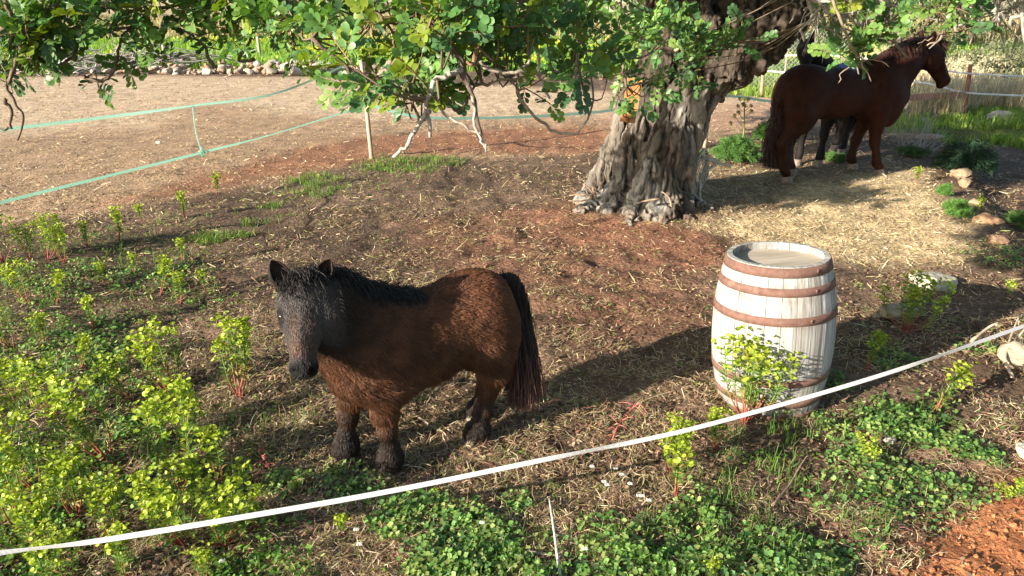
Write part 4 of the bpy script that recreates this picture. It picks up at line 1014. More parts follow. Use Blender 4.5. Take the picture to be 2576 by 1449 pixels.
# ================================================================ rocks and dry stone wall
def rock_mesh(seed, nsub=2, flat=.7):
    import bmesh
    bm = bmesh.new(); bmesh.ops.create_icosphere(bm, subdivisions=nsub, radius=1)
    V = np.array([v.co for v in bm.verts]); F = np.array([[v.index for v in f.verts] for f in bm.faces]); bm.free()
    r_ = np.random.default_rng(seed)
    for _ in range(13):                       # cut flat facets
        d = unit(r_.normal(0, 1, 3)); h = r_.uniform(.48, .82); s = V @ d; m = s > h; V[m] -= np.outer(s[m] - h, d) * .85
    V = V * (1 + .30 * (fbm3(V * 1.7 + seed * 3.1, seed, 3) - .5) + ((.16 * (fbm3(V * 5 + seed, seed, 3) - .5)) if nsub > 2 else 0))[:, None]
    V[:, 2] *= flat
    return V, F
def rock(loc, s, col, seed, label, nsub=4, flat=.7, rz=0., group=None, sink=.25):
    V, F = rock_mesh(seed, nsub, flat); c = np.tile(np.array(col), (len(V), 1))
    o = new_obj('rock', npmesh('rock', V * np.array(s), F, M_rock, c, False), None, label=label, category='rock', group=group)
    o.location = (loc[0], loc[1], loc[2] + s[2] * flat * (1 - sink * 2)); o.rotation_euler = (0, 0, rz); return o
LS_ = (.46, .42, .35); TAN = (.37, .30, .22); ORG = (.32, .235, .155)
rock(G(2345, 722), (.235, .16, .13), LS_, 3, 'big whitish limestone rock right of the barrel', flat=.75, rz=.2)
rock(G(2250, 800), (.20, .12, .10), TAN, 5, 'tan rock half hidden by the bushy spurge right of the barrel', flat=.7, rz=.1)
rock(G(2205, 797), (.04, .035, .05), TAN, 6, 'small tan stone at the foot of the shaded spurge', nsub=2)
rock(G(2565, 925), (.13, .14, .15), TAN, 7, 'tan rock at the right edge with dry roots round it', rz=.6)
rock(G(2582, 1150), (.075, .07, .085), (.5, .46, .40), 8, 'pale round rock at the right edge by the red path')
rock(G(2388, 422), (.22, .15, .13), LS_, 9, 'pale flat limestone block below the dark fennel', flat=.6, rz=-.1, sink=.1)
rock(G(2416, 446), (.14, .12, .13), ORG, 10, 'orange brown rock under the pale limestone block')
rock(G(2425, 470), (.10, .10, .10), ORG, 12, 'small orange rock on the ledge next to the light green fennel tufts')
rock(G(2485, 560), (.16, .10, .12), (.33, .21, .13), 13, 'brown ledge rock at the lower end of the row of stones', rz=-.5)
rock(G(2455, 515), (.09, .09, .08), (.38, .27, .18), 14, 'grey brown ledge stone beside the light green fennel tufts', rz=.5)
rock(G(2510, 610), (.14, .08, .09), (.34, .21, .14), 16, 'low brown stone where the ledge runs out of the picture', rz=-.4)
rock(G(2305, 268), (.30, .22, .2), (.50, .38, .26), 17, 'pinkish boulder in front of the horse under the plank rail')
rock(G(2342, 285), (.20, .16, .16), (.50, .38, .26), 18, 'smaller pinkish stone right of the boulder under the rail')
rock(G(2360, 272), (.16, .13, .13), (.5, .38, .26), 28, 'small pinkish stone behind the boulder under the rail')
rock(G(2322, 312), (.22, .15, .13), (.48, .37, .28), 19, 'low pink stone between the horse and the dry grey stalks')
rock(G(2335, 352), (.32, .18, .15), (.42, .30, .23), 20, 'flat reddish rock behind the dry grey stalks', flat=.5)
rock(G(2505, 302), (.42, .26, .2), (.50, .42, .31), 21, 'wide pale rock on the grass at the right beyond the fence post', flat=.65)
rock(G(400, 361), (.06, .05, .05), LS_, 22, 'small pale stone lying on the paddock by the green cord', nsub=2)
rock(G(2240, 1116), (.035, .03, .045), (.42, .35, .31), 23, 'small greyish stone among the mallow at the lower right', nsub=2)
rock(G(268, 1322), (.04, .035, .04), (.40, .31, .24), 25, 'small brown stone under the spurge at the lower left', nsub=2)
# dry stone wall: every stone its own piece
WL = []
for i in range(6):
    V, F = rock_mesh(40 + i, 2, .75); WL.append(npmesh('stone', V, F, M_rock, np.tile(np.array([(.42, .34, .26), (.38, .28, .20), (.45, .40, .33), (.34, .23, .155), (.40, .33, .265), (.32, .27, .22)][i]), (len(V), 1)), False))
w0, w1 = G(30, 186), G(880, 186)
wall = empty('stone_wall', (w0 + w1) / 2, 0, label='low tumbled dry stone wall along the back of the paddock', category='wall')
k = 0; wx = w0[0] - 1.5
while wx < w1[0] + 3.0:
    t = (wx - w0[0]) / (w1[0] - w0[0])
    rows = 1 if t < .02 or .15 < t < .33 else (3 if t > .60 else 2)
    if .18 < t < .28 and rng.random() < .6: rows = 0
    h = 0; sz = rng.uniform(.12, .25)
    for r_ in range(rows):
        s_ = sz * rng.uniform(.75, 1.15) * (1 - .1 * r_); x = wx + rng.normal(0, .05); y = 28.4 + rng.normal(0, .12) - (.12 if r_ == 0 else 0)
        o = new_obj('stone', WL[k % 6], wall); k += 1
        o.location = tuple(np.array([x, y, gz(x, y) + h + s_ * .4]) - np.array(wall.location)); o.scale = (s_ * rng.uniform(.9, 1.3), s_, s_ * rng.uniform(.7, 1.0)); o.rotation_euler = (rng.normal(0, .3), rng.normal(0, .3), rng.uniform(0, 6.28))
        h += s_ * .75
    if rng.random() < .3:
        x = wx + rng.normal(0, .2); y = 27.6 + rng.normal(0, .3); s_ = rng.uniform(.07, .15); o = new_obj('stone', WL[k % 6], wall); k += 1; o.location = tuple(np.array([x, y, gz(x, y) + s_ * .3]) - np.array(wall.location)); o.scale = (s_ * 1.2, s_, s_ * .8)
    wx += sz * 1.35
print('stones', k)
# grey log by the wall
lg = G(760, 190); b = MB()
for q in range(4):
    a = np.array([rng.uniform(-.9, -.3), rng.normal(0, .25), .12 + .12 * (q % 2)]); c_ = np.array([rng.uniform(.3, .9), rng.normal(0, .25), .15 + rng.uniform(0, .35)])
    b.add(*tube(spline([a, (a + c_) / 2 + rng.normal(0, .08, 3), c_], 7), np.array([.17, .19, .18, .16, .15, .12, .08]) * rng.uniform(.6, 1), 8), (.36, .32, .28))
o = new_obj('fallen_log', b.mesh('fallen_log', M_bark), None, label='heap of weathered grey logs lying in front of the stone wall', category='log'); o.location = tuple(lg)
# brush pile and dark dry bushes behind the wall
b = MB(); c0 = G(215, 120)
for q in range(420):
    a = np.array([rng.normal(0, 2.6), rng.normal(0, .8), 0]); a[2] = abs(rng.normal(.1, .35)); d = unit(rng.normal(0, 1, 3) * (1, .5, .35)) * rng.uniform(.6, 2.0)
    b.add(*tube(spline([a, a + d * .5 + rng.normal(0, .08, 3), a + d], 4), np.linspace(.028, .008, 4), 3, False), np.array((.40, .37, .35)) * rng.uniform(.5, 1.15))
o = new_obj('brush_pile', b.mesh('brush_pile', M_twig), None, label='pile of grey dry cut brush in the green field at the left', category='brush pile', kind='thing'); o.location = tuple(c0)
b = MB()
for cx, w in ((D(340, 150, 30.2)[0], .9), (D(415, 150, 30.2)[0], 1.3)):
    for q in range(500):
        a = np.array([cx + rng.normal(0, w * .25), 30.3 + rng.normal(0, .2), gz(cx, 30.3)]); d = np.array([rng.normal(0, .55) * w, rng.normal(0, .3), rng.uniform(.35, .8) * (.75 + .25 * w)])
        b.add(*tube(spline([a, a + d * .6 + rng.normal(0, .05, 3), a + d + np.array([d[0] * .4, 0, -.2])], 4), np.linspace(.014, .005, 4), 3, False), np.array((.085, .065, .055)) * rng.uniform(.6, 1.3))
new_obj('dry_bush', b.mesh('dry_bush', M_twig), None, label='dark dry leafless bush mounded behind the stone wall', category='bush')

# ================================================================ board, chair, sticks
y = 7.40; bc = D(1588, 250, y); tl1 = D(1598, 196, y + .05); bm0 = D(1578, 308, y - .02); ax_ = unit(tl1 - bm0); sx = unit(np.cross(ax_, np.array([0.1, 1., 0]))); ny = np.cross(sx, ax_)
b = MB(); b.add(*box((0, 0, 0), (.155, .022, np.linalg.norm(tl1 - bm0)), np.stack([sx, ny, ax_], 1)), (.40, .19, .07))
bo = new_obj('wooden_board', b.mesh('wooden_board', M_post, False), None, label='orange varnished board fixed upright on the left of the trunk', category='board'); bo.location = tuple((tl1 + bm0) / 2)
b = MB(); hk = np.array([bm0 + sx * q + np.array([0, -.03, .06 + w]) - (tl1 + bm0) / 2 for q, w in ((-.05, .03), (-.04, .0), (0, -.012), (.045, .0), (.055, .03))]); b.add(*tube(spline(hk, 12), .007, 5)); b.add(*tube([hk[2], hk[2] + np.array([0, -.01, -.1])], .008, 5))
new_obj('hook', b.mesh('hook', M_hoop, col=False), bo)
def chair():
    c = D(1745, 432, 8.0); root = empty('chair', (c[0], c[1], gz(c[0], c[1])), 0, label='broken grey wicker garden chair tipped behind the trunk', category='chair')
    A = np.array(root.location); T = lambda u, v, y: D(u, v, y) - A
    ctr = T(1757, 436, 8.02); ux = unit(np.array([.55, .8, .10])); uz = unit(np.array([.12, -.05, 1.])); 
    def ring(rx, rz, r, mn, n=28, off=0.):
        a = np.linspace(0, 2 * np.pi, n); P = ctr + np.outer(np.cos(a) * rx, ux) + np.outer(np.sin(a) * rz, uz) + np.cross(ux, uz) * off; return tube(P, r, 6, False)
    b = MB(); b.add(*ring(.20, .27, .017, 0)); new_obj('seat_ring', b.mesh('seat_ring', M_metal, col=False), root)
    for k in range(7):
        b = MB(); b.add(*ring(.185 - .024 * k, .25 - .033 * k, .006, 0, 24, .03 + .012 * k)); new_obj('wicker_strand', b.mesh('wicker_strand', M_metal, col=False), root)
    for pts, nm in [([(1764, 392, 8.05), (1800, 408, 8.1), (1838, 418, 8.1)], 'leg'), ([(1760, 396, 8.1), (1785, 400, 8.3), (1808, 404, 8.4)], 'leg'), ([(1762, 440, 7.95), (1780, 428, 8.0), (1800, 412, 8.1)], 'brace'), ([(1763, 435, 7.95), (1761, 470, 7.9), (1762, 498, 7.85), (1782, 520, 7.75)], 'leg'), ([(1735, 480, 7.9), (1752, 495, 7.85), (1766, 507, 7.8)], 'leg')]:
        b = MB(); b.add(*tube(spline([T(*q) for q in pts], 12), .015, 7)); new_obj(nm, b.mesh(nm, M_metal, col=False), root)
chair()
def stick(pts, r, col, label, hz=0.01, lift=None):
    P = []
    for i, (u, v) in enumerate(pts):
        g = G(u, v); g[2] += hz + (lift[i] if lift else 0); P.append(g)
    P = spline(P, 4 * len(P)); b = MB(); b.add(*tube(P - P[0], np.linspace(r, r * .55, len(P)), 6), col)
    o = new_obj('stick', b.mesh('stick', M_twig), None, label=label, category='stick'); o.location = tuple(P[0])
stick([(1412, 1470), (1402, 1420), (1394, 1370), (1381, 1296)], .0075, (.50, .46, .41), 'long straight whitish stick in the bottom foreground', .02, [0, .02, .04, .07])
stick([(1040, 1044), (1075, 1068), (1095, 1082), (1115, 1090), (1130, 1110)], .008, (.30, .24, .17), 'curved grey brown stick on the ground behind the pony front legs')
stick([(1330, 1395), (1365, 1402), (1420, 1408)], .008, (.34, .28, .21), 'pale stick lying left of the long white stick', .015)
stick([(1940, 1290), (1985, 1235), (2010, 1190), (2030, 1160)], .006, (.28, .20, .14), 'thin brown stick lying across the mallow patch', .04)
stick([(2150, 1290), (2190, 1295), (2225, 1290)], .008, (.36, .30, .22), 'pale stick on the edge of the red path')
stick([(2150, 1050), (2185, 1038), (2230, 1030)], .006, (.30, .24, .17), 'brown stick beside the foot of the barrel')
stick([(1600, 1020), (1650, 1000), (1700, 985)], .005, (.36, .28, .18), 'straw coloured stalk in the shadow left of the barrel')
for pts, lab_ in [([(1540, 1112), (1555, 1085), (1580, 1065), (1600, 1050)], 'bare crimson dead spurge stalk lying behind the white tape left of the barrel'), ([(690, 1205), (672, 1180), (655, 1165)], 'small bare crimson stalk on the ground left of the pony hooves')]:
    P = spline([G(u, v) + np.array([0, 0, .01 + .03 * i]) for i, (u, v) in enumerate(pts)], 10); b = MB(); b.add(*tube(P - P[0], np.linspace(.006, .003, 10), 5), (.34, .085, .075))
    for q in range(16):
        i = rng.integers(1, 10); d = unit(rng.normal(0, 1, 3) + np.array([0, 0, .5])) * rng.uniform(.03, .09); b.add(*tube(spline([P[i] - P[0], P[i] - P[0] + d * .6, P[i] - P[0] + d + np.array([0, 0, -.015])], 4), np.linspace(.0028, .0015, 4), 4), (.38, .12, .10))
    o = new_obj('dead_stalk', b.mesh('dead_stalk', M_stem), None, label=lab_, category='plant', kind='thing'); o.location = tuple(P[0])
for pts, lab_ in [([(2545, 960), (2520, 930), (2535, 880), (2550, 850)], 'pale dry twisted root standing against the tan rock at the right edge'), ([(2535, 900), (2555, 875), (2576, 860)], 'short pale root behind the tan rock touching the right edge'), ([(2440, 870), (2480, 850), (2500, 856), (2490, 880)], 'hooked dry root looping over the right end of the white tape')]:
    P = spline([G(u, v) + np.array([0, 0, .03 + .05 * i]) for i, (u, v) in enumerate(pts)], 10); b = MB(); b.add(*tube(P - P[0], np.linspace(.011, .006, 10), 5), (.42, .35, .26))
    o = new_obj('dry_root', b.mesh('dry_root', M_twig), None, label=lab_, category='root', group='dry roots by the tan rock'); o.location = tuple(P[0])
# ================================================================ plants
def leafshape(w, n=3):
    V = np.array([(0, 0, 0), (.35, w, .03), (.4, 0, -.01), (.35, -w, .03), (.75, w * .8, .02), (.78, 0, -.01), (.75, -w * .8, .02), (1, 0, -.04)], float)
    F = np.array([(0, 2, 1), (0, 3, 2), (1, 2, 5), (1, 5, 4), (2, 3, 6), (2, 6, 5), (4, 5, 7), (5, 6, 7)]); return V, F
SV_, SF_ = leafshape(.11)
_a = np.linspace(0, 2 * np.pi, 7, endpoint=False)
def cup(k):       # a round bract, 7-gon slightly cupped
    V = np.concatenate([[[0, 0, 0]], np.stack([np.cos(_a) * k, np.sin(_a) * k, np.full(7, .28 * k)], -1)]); F = np.array([(0, 1 + i, 1 + (i + 1) % 7) for i in range(7)]); return V, F
CV_, CF_ = cup(1.0)
def make_spurge(seed, nst, H_, spread, lean=(0, 0), headsize=1.0, lush=1.0, label='', dark=False):
    r_ = np.random.default_rng(seed)
    root = empty('spurge_plant', (0, 0, -50), 0, label=label, category='plant', group='yellow green flowering spurge plants')
    fol = MB()
    for s in range(nst):
        a = r_.uniform(0, 6.28); sp = spread * r_.uniform(.3, 1.1); h = H_ * r_.uniform(.78, 1.05)
        b0 = np.array([math.cos(a), math.sin(a), 0]) * r_.uniform(.0, .025); tip = np.array([math.cos(a) * sp + lean[0], math.sin(a) * sp + lean[1], h])
        mid_ = b0 * .5 + tip * .45 + np.array([math.cos(a), math.sin(a), 0]) * sp * .25; mid_[2] = h * .42
        P = spline([b0, mid_, tip], 9); b = MB()
        cs = np.array([(.22, .040, .038), (.24, .05, .042), (.26, .07, .045), (.28, .12, .05), (.22, .17, .05), (.16, .20, .05), (.14, .22, .05), (.14, .22, .05), (.14, .22, .05)])
        V, F = tube(P, np.linspace(.0042, .0022, 9), 5, False); b.add(V, F); b.C[-1] = np.repeat(cs, 5, 0)
        new_obj('stem', b.mesh('stem', M_stem), root)
        nl_ = int(58 * lush); t = .36 + .60 * r_.random(nl_) ** .8; ii = np.clip((t * 8).astype(int), 0, 7); f = (t * 8 - ii)[:, None]
        pp = P[ii] * (1 - f) + P[ii + 1] * f; az = r_.uniform(0, 6.28, nl_); dr = np.stack([np.cos(az), np.sin(az), r_.uniform(-.35, .7, nl_)], -1) + unit(tip - b0) * .35
        col = np.where(r_.random((nl_, 1)) < (.18 if t.mean() else 0), np.array([(.36, .27, .08)]), np.array([(.15, .26, .06)])) * r_.uniform(.75, 1.25, (nl_, 1))
        col = np.where((t < .5)[:, None] & (r_.random((nl_, 1)) < .4), np.array([(.42, .30, .15)]), col)
        fol.add(*stamp(SV_, SF_, pp, frames(dr, np.tile((0, 0, 1.), (nl_, 1)) + r_.normal(0, .3, (nl_, 3))), r_.uniform(.026, .052, nl_), col))
        # flower head: rays with paired round bracts
        hb = MB(); nr = r_.integers(4, 7); Vp, Cp, Dp, Sp = [], [], [], []
        for q in range(nr):
            az = 6.28 * q / nr + r_.normal(0, .3); L_ = r_.uniform(.022, .055) * headsize; d = unit((math.cos(az) * .8, math.sin(az) * .8, r_.uniform(.5, 1.1))); e = tip + d * L_
            hb.add(*tube([tip, e], .0012, 3, False), (.22, .26, .05))
            for w in range(r_.integers(3, 6)):
                o = e + r_.normal(0, .016, 3) * headsize
                for g in (-1, 1):
                    Vp.append(o + np.array([math.cos(az + 1.57) * .006 * g, math.sin(az + 1.57) * .006 * g, .002])); Dp.append(unit(r_.normal(0, .5, 3) + np.array([.15 * g, 0, 1]))); Sp.append(r_.uniform(.0080, .0125)); Cp.append(np.array((.40, .50, .055)) * r_.uniform(.75, 1.2) * (1 - .45 * (r_.random() < .3)))
        for w in range(3):      # axillary rays a little lower
            pz = P[6 + (w % 2)] ; az = r_.uniform(0, 6.28); e = pz + np.array([math.cos(az), math.sin(az), .9]) * r_.uniform(.03, .05) * headsize; hb.add(*tube([pz, e], .0011, 3, False), (.2, .25, .05))
            for g in range(4):
                Vp.append(e + r_.normal(0, .007, 3)); Dp.append(unit(r_.normal(0, .5, 3) + np.array([0, 0, 1]))); Sp.append(r_.uniform(.009, .0125)); Cp.append(np.array((.38, .49, .06)) * r_.uniform(.8, 1.2))
        Dp = np.array(Dp); M_ = frames(np.cross(Dp, r_.normal(0, 1, Dp.shape)), Dp)
        hb.add(*stamp(CV_, CF_, np.array(Vp), M_, np.array(Sp), np.array(Cp)))
        new_obj('flower_head', hb.mesh('flower_head', M_green), root, kind='stuff')
    new_obj('foliage', fol.mesh('foliage', M_green), root, kind='stuff')
    return root
PRO = [make_spurge(100, 6, .40, .11), make_spurge(101, 4, .34, .07), make_spurge(102, 9, .44, .17), make_spurge(103, 3, .30, .05, (.08, .03)), make_spurge(104, 5, .32, .10, (-.10, .02)), make_spurge(105, 2, .24, .04), make_spurge(106, 11, .36, .22), make_spurge(107, 13, .40, .15, headsize=1.5, lush=1.2)]
used = set()
SPL = [  # base u, v, prototype, height in photo px, label
    (600, 1000, 0, 200, 'bright spurge on bare crimson stems standing alone left of the pony'),
    (440, 1000, 4, 165, 'leaning two headed spurge left of the crimson stemmed one'),
    (268, 1155, 4, 200, 'spurge with long leaning red stems and a small head at the left'),
    (455, 1240, 2, 260, 'tall bushy spurge with the most flower heads at the lower left'),
    (560, 1215, 1, 150, 'wide spurge right of the tall bushy one'),
    (470, 1372, 2, 210, 'spurge rising just behind the white tape at the lower left'),
    (568, 1370, 6, 200, 'broad leafy spurge crossing the white tape on two clumps of red stems'),
    (90, 1235, 4, 190, 'dense spurge at the left edge above the white tape'),
    (195, 1300, 0, 200, 'broad dense spurge in the middle of the lower left cluster'),
    (35, 1330, 0, 230, 'spurge in the lower left corner reaching over the tape'),
    (285, 1355, 0, 180, 'spurge whose heads touch the white tape near its left end'),
    (110, 1400, 0, 200, 'spurge standing under the left end of the white tape'),
    (330, 1480, 1, 170, 'spurge cut by the bottom edge left of the pony'),
    (175, 1500, 0, 190, 'spurge cut by the bottom edge at the far left'),
    (510, 1470, 1, 100, 'small spurge at the bottom edge left of the mallow leaves'),
    (10, 660, 2, 110, 'spurge at the left edge on the border of the red paddock'),
    (75, 652, 0, 80, 'second spurge from the left edge along the paddock border'),
    (120, 655, 2, 105, 'tallest spurge of the row along the paddock border'),
    (160, 662, 0, 90, 'spurge right of the tallest one along the paddock border'),
    (222, 625, 1, 65, 'short spurge at the right end of the paddock border row'),
    (300, 612, 1, 85, 'thin spurge standing alone on the paddock border'),
    (360, 560, 5, 50, 'single small spurge sprig at the edge of the red soil'),
    (465, 548, 1, 65, 'green leafy spurge sprig on the red soil below the lower green tape'),
    (543, 492, 5, 58, 'small spurge sprig with red foot under the green cord knot'),
    (402, 745, 3, 100, 'slim spurge with a bright head in the middle left weeds'),
    (450, 765, 1, 80, 'slender grey green spurge next to the slim bright one'),
    (110, 880, 1, 90, 'spurge in the shaded weeds at the left edge'),
    (30, 880, 4, 100, 'leaning spurge at the left edge in the shaded weeds'),
    (200, 935, 3, 95, 'red stemmed spurge bending over in the left weeds'),
    (45, 1010, 1, 110, 'spurge at the left edge above the dense cluster'),
    (150, 1050, 4, 140, 'spurge leaning left above the dense cluster'),
    (318, 905, 5, 45, 'tiny spurge in the bare patch left of the pony'),
    (455, 660, 5, 60, 'small spurge in the green strip behind the slim one'),
    (1872, 1062, 7, 215, 'big spurge flowering against the front of the barrel'),
    (1960, 1062, 1, 80, 'small leafy spurge low at the foot of the barrel'),
    (1690, 1192, 0, 145, 'spurge in front of the white tape left of the barrel'),
    (1800, 1132, 1, 115, 'spurge on one red stem touching the tape at the barrel'),
    (2180, 935, 3, 100, 'small sunlit spurge in the shadow right of the barrel'),
    (2275, 835, 6, 135, 'dark bushy spurge in front of the big whitish rock'),
    (2540, 755, 5, 50, 'little round spurge in the shadow at the right edge'),
    (2350, 1050, 3, 150, 'spurge leaning right on a bare red stem by the tape at the right'),
    (2200, 1180, 4, 75, 'low yellow spurge sprawling in the mallow at the right'),
    (872, 1352, 5, 68, 'small spurge with drooping leaves below the tape under the pony'),
    (1100, 1255, 5, 28, 'tiny spurge rosette below the tape right of the pony'),
    (1790, 1475, 1, 75, 'spurge at the bottom edge right of the long white stick'),
    (1700, 1268, 5, 170, 'thin single spurge stalk beside the tape left of the barrel'),
    (2565, 1270, 1, 70, 'yellow spurge at the right edge beside the red path'),
    (2530, 1260, 4, 45, 'short spurge at the right edge above the red path'),
    (2310, 465, 5, 45, 'pale green sprig standing on the shaded mound by the horse'),
    (2450, 545, 5, 50, 'thin yellowish sprig right of the light green fennel tufts'),
    (660, 1250, 5, 40, 'small reddish spurge seedling below the tape left of the pony'),
    (255, 720, 1, 60, 'green leafy spurge in the weeds left of the slim bright one'), (330, 690, 5, 55, 'short spurge among green weeds right of the paddock border row'),
    (520, 735, 5, 60, 'small spurge in the bare ground left of the pony ears'), (70, 760, 4, 90, 'sprawling spurge at the left edge below the paddock border row'),
    (240, 830, 1, 85, 'spurge in the dark weeds above the bending red stemmed one'), (140, 770, 3, 90, 'red footed spurge in the weeds below the paddock border row'),
    (330, 1010, 4, 110, 'loose spurge between the leaning ones at the left'), (20, 1120, 0, 150, 'bushy spurge at the left edge over the dense cluster'),
    (385, 1120, 3, 130, 'single leaning spurge above the tall bushy one'), (640, 1330, 1, 90, 'green spurge just above the white tape at the lower left'),
    (740, 1240, 5, 40, 'small spurge seedling close to the pony front hooves'),
]
HH = [.40, .34, .44, .30, .32, .24, .36, .40]
for i, (u, v, k, px, lab) in enumerate(SPL):
    g = G(u, v); d = g[1] * math.cos(PITCH) - (g[2] - CAM_H) * math.sin(PITCH)
    h = px * d / FPX / .93
    sc_ = h / (HH[k] + .05)
    o = PRO[k] if k not in used else copy_tree(PRO[k])
    used.add(k); o['label'] = lab; o.location = tuple(g); o.rotation_euler = (0, 0, random.uniform(0, 6.28) if k not in (3, 4) else random.uniform(-.6, .6)); o.scale = (sc_ ** .75 if sc_ < 1 else sc_,) * 2 + (sc_,)
    if k in (3,) and i in (40,): o.rotation_euler = (0, .5, .3)

# fennel: domes of thread leaves
def fennel(u, v, rw, rh, n, col, label, seed, name='fennel_plant', leanx=0):
    r_ = np.random.default_rng(seed); g = G(u, v); root = empty(name, g, 0, label=label, category='plant', group='feathery fennel plants')
    st = MB(); fo = []; fc = []; fb = MB()
    for q in range(n):
        az = r_.uniform(0, 6.28); el = math.acos(r_.uniform(.02, 1)); L_ = r_.uniform(.6, 1.0)
        tip = np.array([math.sin(el) * math.cos(az) * rw + leanx * rh * .4, math.sin(el) * math.sin(az) * rw, math.cos(el) * rh + .05]) * L_
        P = spline([(0, 0, 0), tip * .5 + np.array([0, 0, rh * .22]), tip], 6); st.add(*tube(P, np.linspace(.006, .0025, 6), 4, False), (.20, .28, .08))
        m = 46; t = r_.uniform(.4, 1.0, m); ii = np.clip((t * 5).astype(int), 0, 4); f = (t * 5 - ii)[:, None]; pp = P[ii] * (1 - f) + P[ii + 1] * f
        dr = r_.normal(0, 1, (m, 3)) + unit(tip) * .6; dr /= np.linalg.norm(dr, axis=1)[:, None]; ln = r_.uniform(.035, .085, m) * (rw / .4) ** .5
        fo.append(np.stack([pp, pp + dr * ln[:, None] * .5 + r_.normal(0, .006, (m, 3)), pp + dr * ln[:, None] - np.array([0, 0, .2]) * ln[:, None]], 1)); fc.append(np.array(col) * r_.uniform(.6, 1.4, (m, 1)))
    new_obj('stalks', st.mesh('stalks', M_stem), root)
    hair('fronds', None, np.concatenate(fo), (.0024 * (rw / .4) ** .5,) * 2 + (.0009,), np.concatenate(fc), M_fur, root)
    return root
fennel(1848, 405, .40, .36, 230, (.06, .145, .028), 'broad bright green fennel dome right of the chair', 1)
fennel(2425, 430, .47, .42, 240, (.018, .05, .026), 'dark blue green fennel bush above the ledge rocks', 2)
fennel(1915, 355, .22, .36, 80, (.07, .17, .03), 'tall fennel tuft on pale stalks behind the broad dome', 3, leanx=.2)
fennel(2372, 492, .10, .12, 50, (.075, .18, .03), 'light green fennel tuft above its larger neighbour on the ledge', 4)
fennel(2405, 545, .17, .17, 90, (.075, .18, .03), 'larger light green fennel tuft on the stony ledge', 5)
fennel(2568, 570, .22, .15, 80, (.065, .15, .03), 'fennel at the right edge below the ledge', 6)
fennel(2095, 402, .28, .10, 40, (.07, .14, .03), 'low green fennel leaves between the horse legs', 7)
fennel(2290, 392, .30, .12, 50, (.06, .12, .035), 'low fennel leaves behind the dry grey stalks', 8)
# flowering giant fennel stalk
g = G(1868, 362); gf = empty('giant_fennel', g, 0, label='tall flowering fennel stalk with round olive heads behind the dome', category='plant')
y = g[1]; top = D(1872, 248, y) - g; b = MB(); b.add(*tube(spline([(0, 0, 0), top * .5 + np.array([.02, 0, 0]), top], 8), np.linspace(.016, .008, 8), 6), (.16, .22, .06)); new_obj('stem', b.mesh('stem', M_stem), gf)
for (hu, hv, su, sv) in [(1861, 250, 1868, 268), (1873, 250, 1870, 262), (1882, 251, 1870, 265), (1869, 262, 1869, 270), (1856, 267, 1868, 282), (1889, 267, 1870, 282), (1858, 283, 1868, 300), (1890, 280, 1869, 300), (1848, 292, 1867, 318), (1838, 310, 1860, 345), (1875, 268, 1870, 278)]:
    e = D(hu, hv, y + rng.uniform(-.12, .12)) - g; s0 = D(su, sv, y) - g; b = MB(); b.add(*tube([s0, e], .005, 4), (.17, .23, .06)); new_obj('branch', b.mesh('branch', M_stem), gf)
    b = MB()
    for q in range(40):
        d = unit(rng.normal(0, 1, 3) + np.array([0, 0, .5])) * rng.uniform(.02, .042); b.add(*tube([e, e + d], .0016, 3, False), (.2, .24, .05)); V, F = cup(.009); b.add(V @ frames(np.cross(d[None], [(0, .3, 1)]), d[None])[0].T + e + d, F, np.array((.20, .19, .035)) * rng.uniform(.7, 1.3))
    new_obj('flower_head', b.mesh('flower_head', M_green), gf, kind='stuff')
# dry grey stalks right of the horse
g = G(2305, 370); b = MB()
for q in range(46):
    a = rng.normal(0, .16, 3) * (1, 1, 0); d = np.array([rng.normal(.05, .18), rng.normal(0, .15), rng.uniform(.2, .75)]); b.add(*tube(spline([a, a + d * .5 + rng.normal(0, .02, 3), a + d], 5), np.linspace(.006, .003, 5), 4, False), np.array((.38, .36, .34)) * rng.uniform(.6, 1.1))
o = new_obj('dry_stalks', b.mesh('dry_stalks', M_stem), None, label='tuft of thin dry grey stalks right of the horse', category='plant'); o.location = tuple(g)

# ================================================================ litter, weeds, grass: what nobody could count
def sample(n, u0=-900, u1=3500, v0=150, v1=2100, wfun=None):
    u = rng.uniform(u0, u1, n); v = rng.uniform(v0, v1, n)
    a = (u - CU) / FPX; bq = -(v - CV) / FPX; t = -CAM_H / (_fz + bq * _uz); x = a * t; y = (_fy + bq * _uy) * t
    if wfun is not None:
        k = rng.random(n) < wfun(x, y); x, y = x[k], y[k]
    return x, y
def on_ground(x, y, lift=0.): return np.stack([x, y, gh(x, y) + lift], -1)
def ribbons(pos, yaw, tilt, L, w, bend, col):
    n = len(pos); d = np.stack([np.cos(yaw) * np.cos(tilt), np.sin(yaw) * np.cos(tilt), np.sin(tilt)], -1); s = np.stack([-np.sin(yaw), np.cos(yaw), rng.normal(0, .5, n)], -1); s /= np.linalg.norm(s, axis=1)[:, None]
    up = np.cross(d, s)
    a = pos; m = pos + d * (L * .5)[:, None] + s * (bend * L)[:, None] + up * (np.abs(bend) * L * .4)[:, None]; e = pos + d * L[:, None]
    q = s * (w * .5)[:, None]
    V = np.stack([a - q, a + q, m - q, m + q, e - q * .5, e + q * .5], 1).reshape(-1, 3); o = (np.arange(n) * 6)[:, None]
    F = np.concatenate([o + np.array([0, 1, 3, 2]), o + np.array([2, 3, 5, 4])]); return V, F, np.repeat(col, 6, 0)
def pal(cols, n, p=None): 
    c = np.array(cols)[rng.choice(len(cols), n, p=p)]; return c * rng.uniform(.7, 1.3, (n, 1))
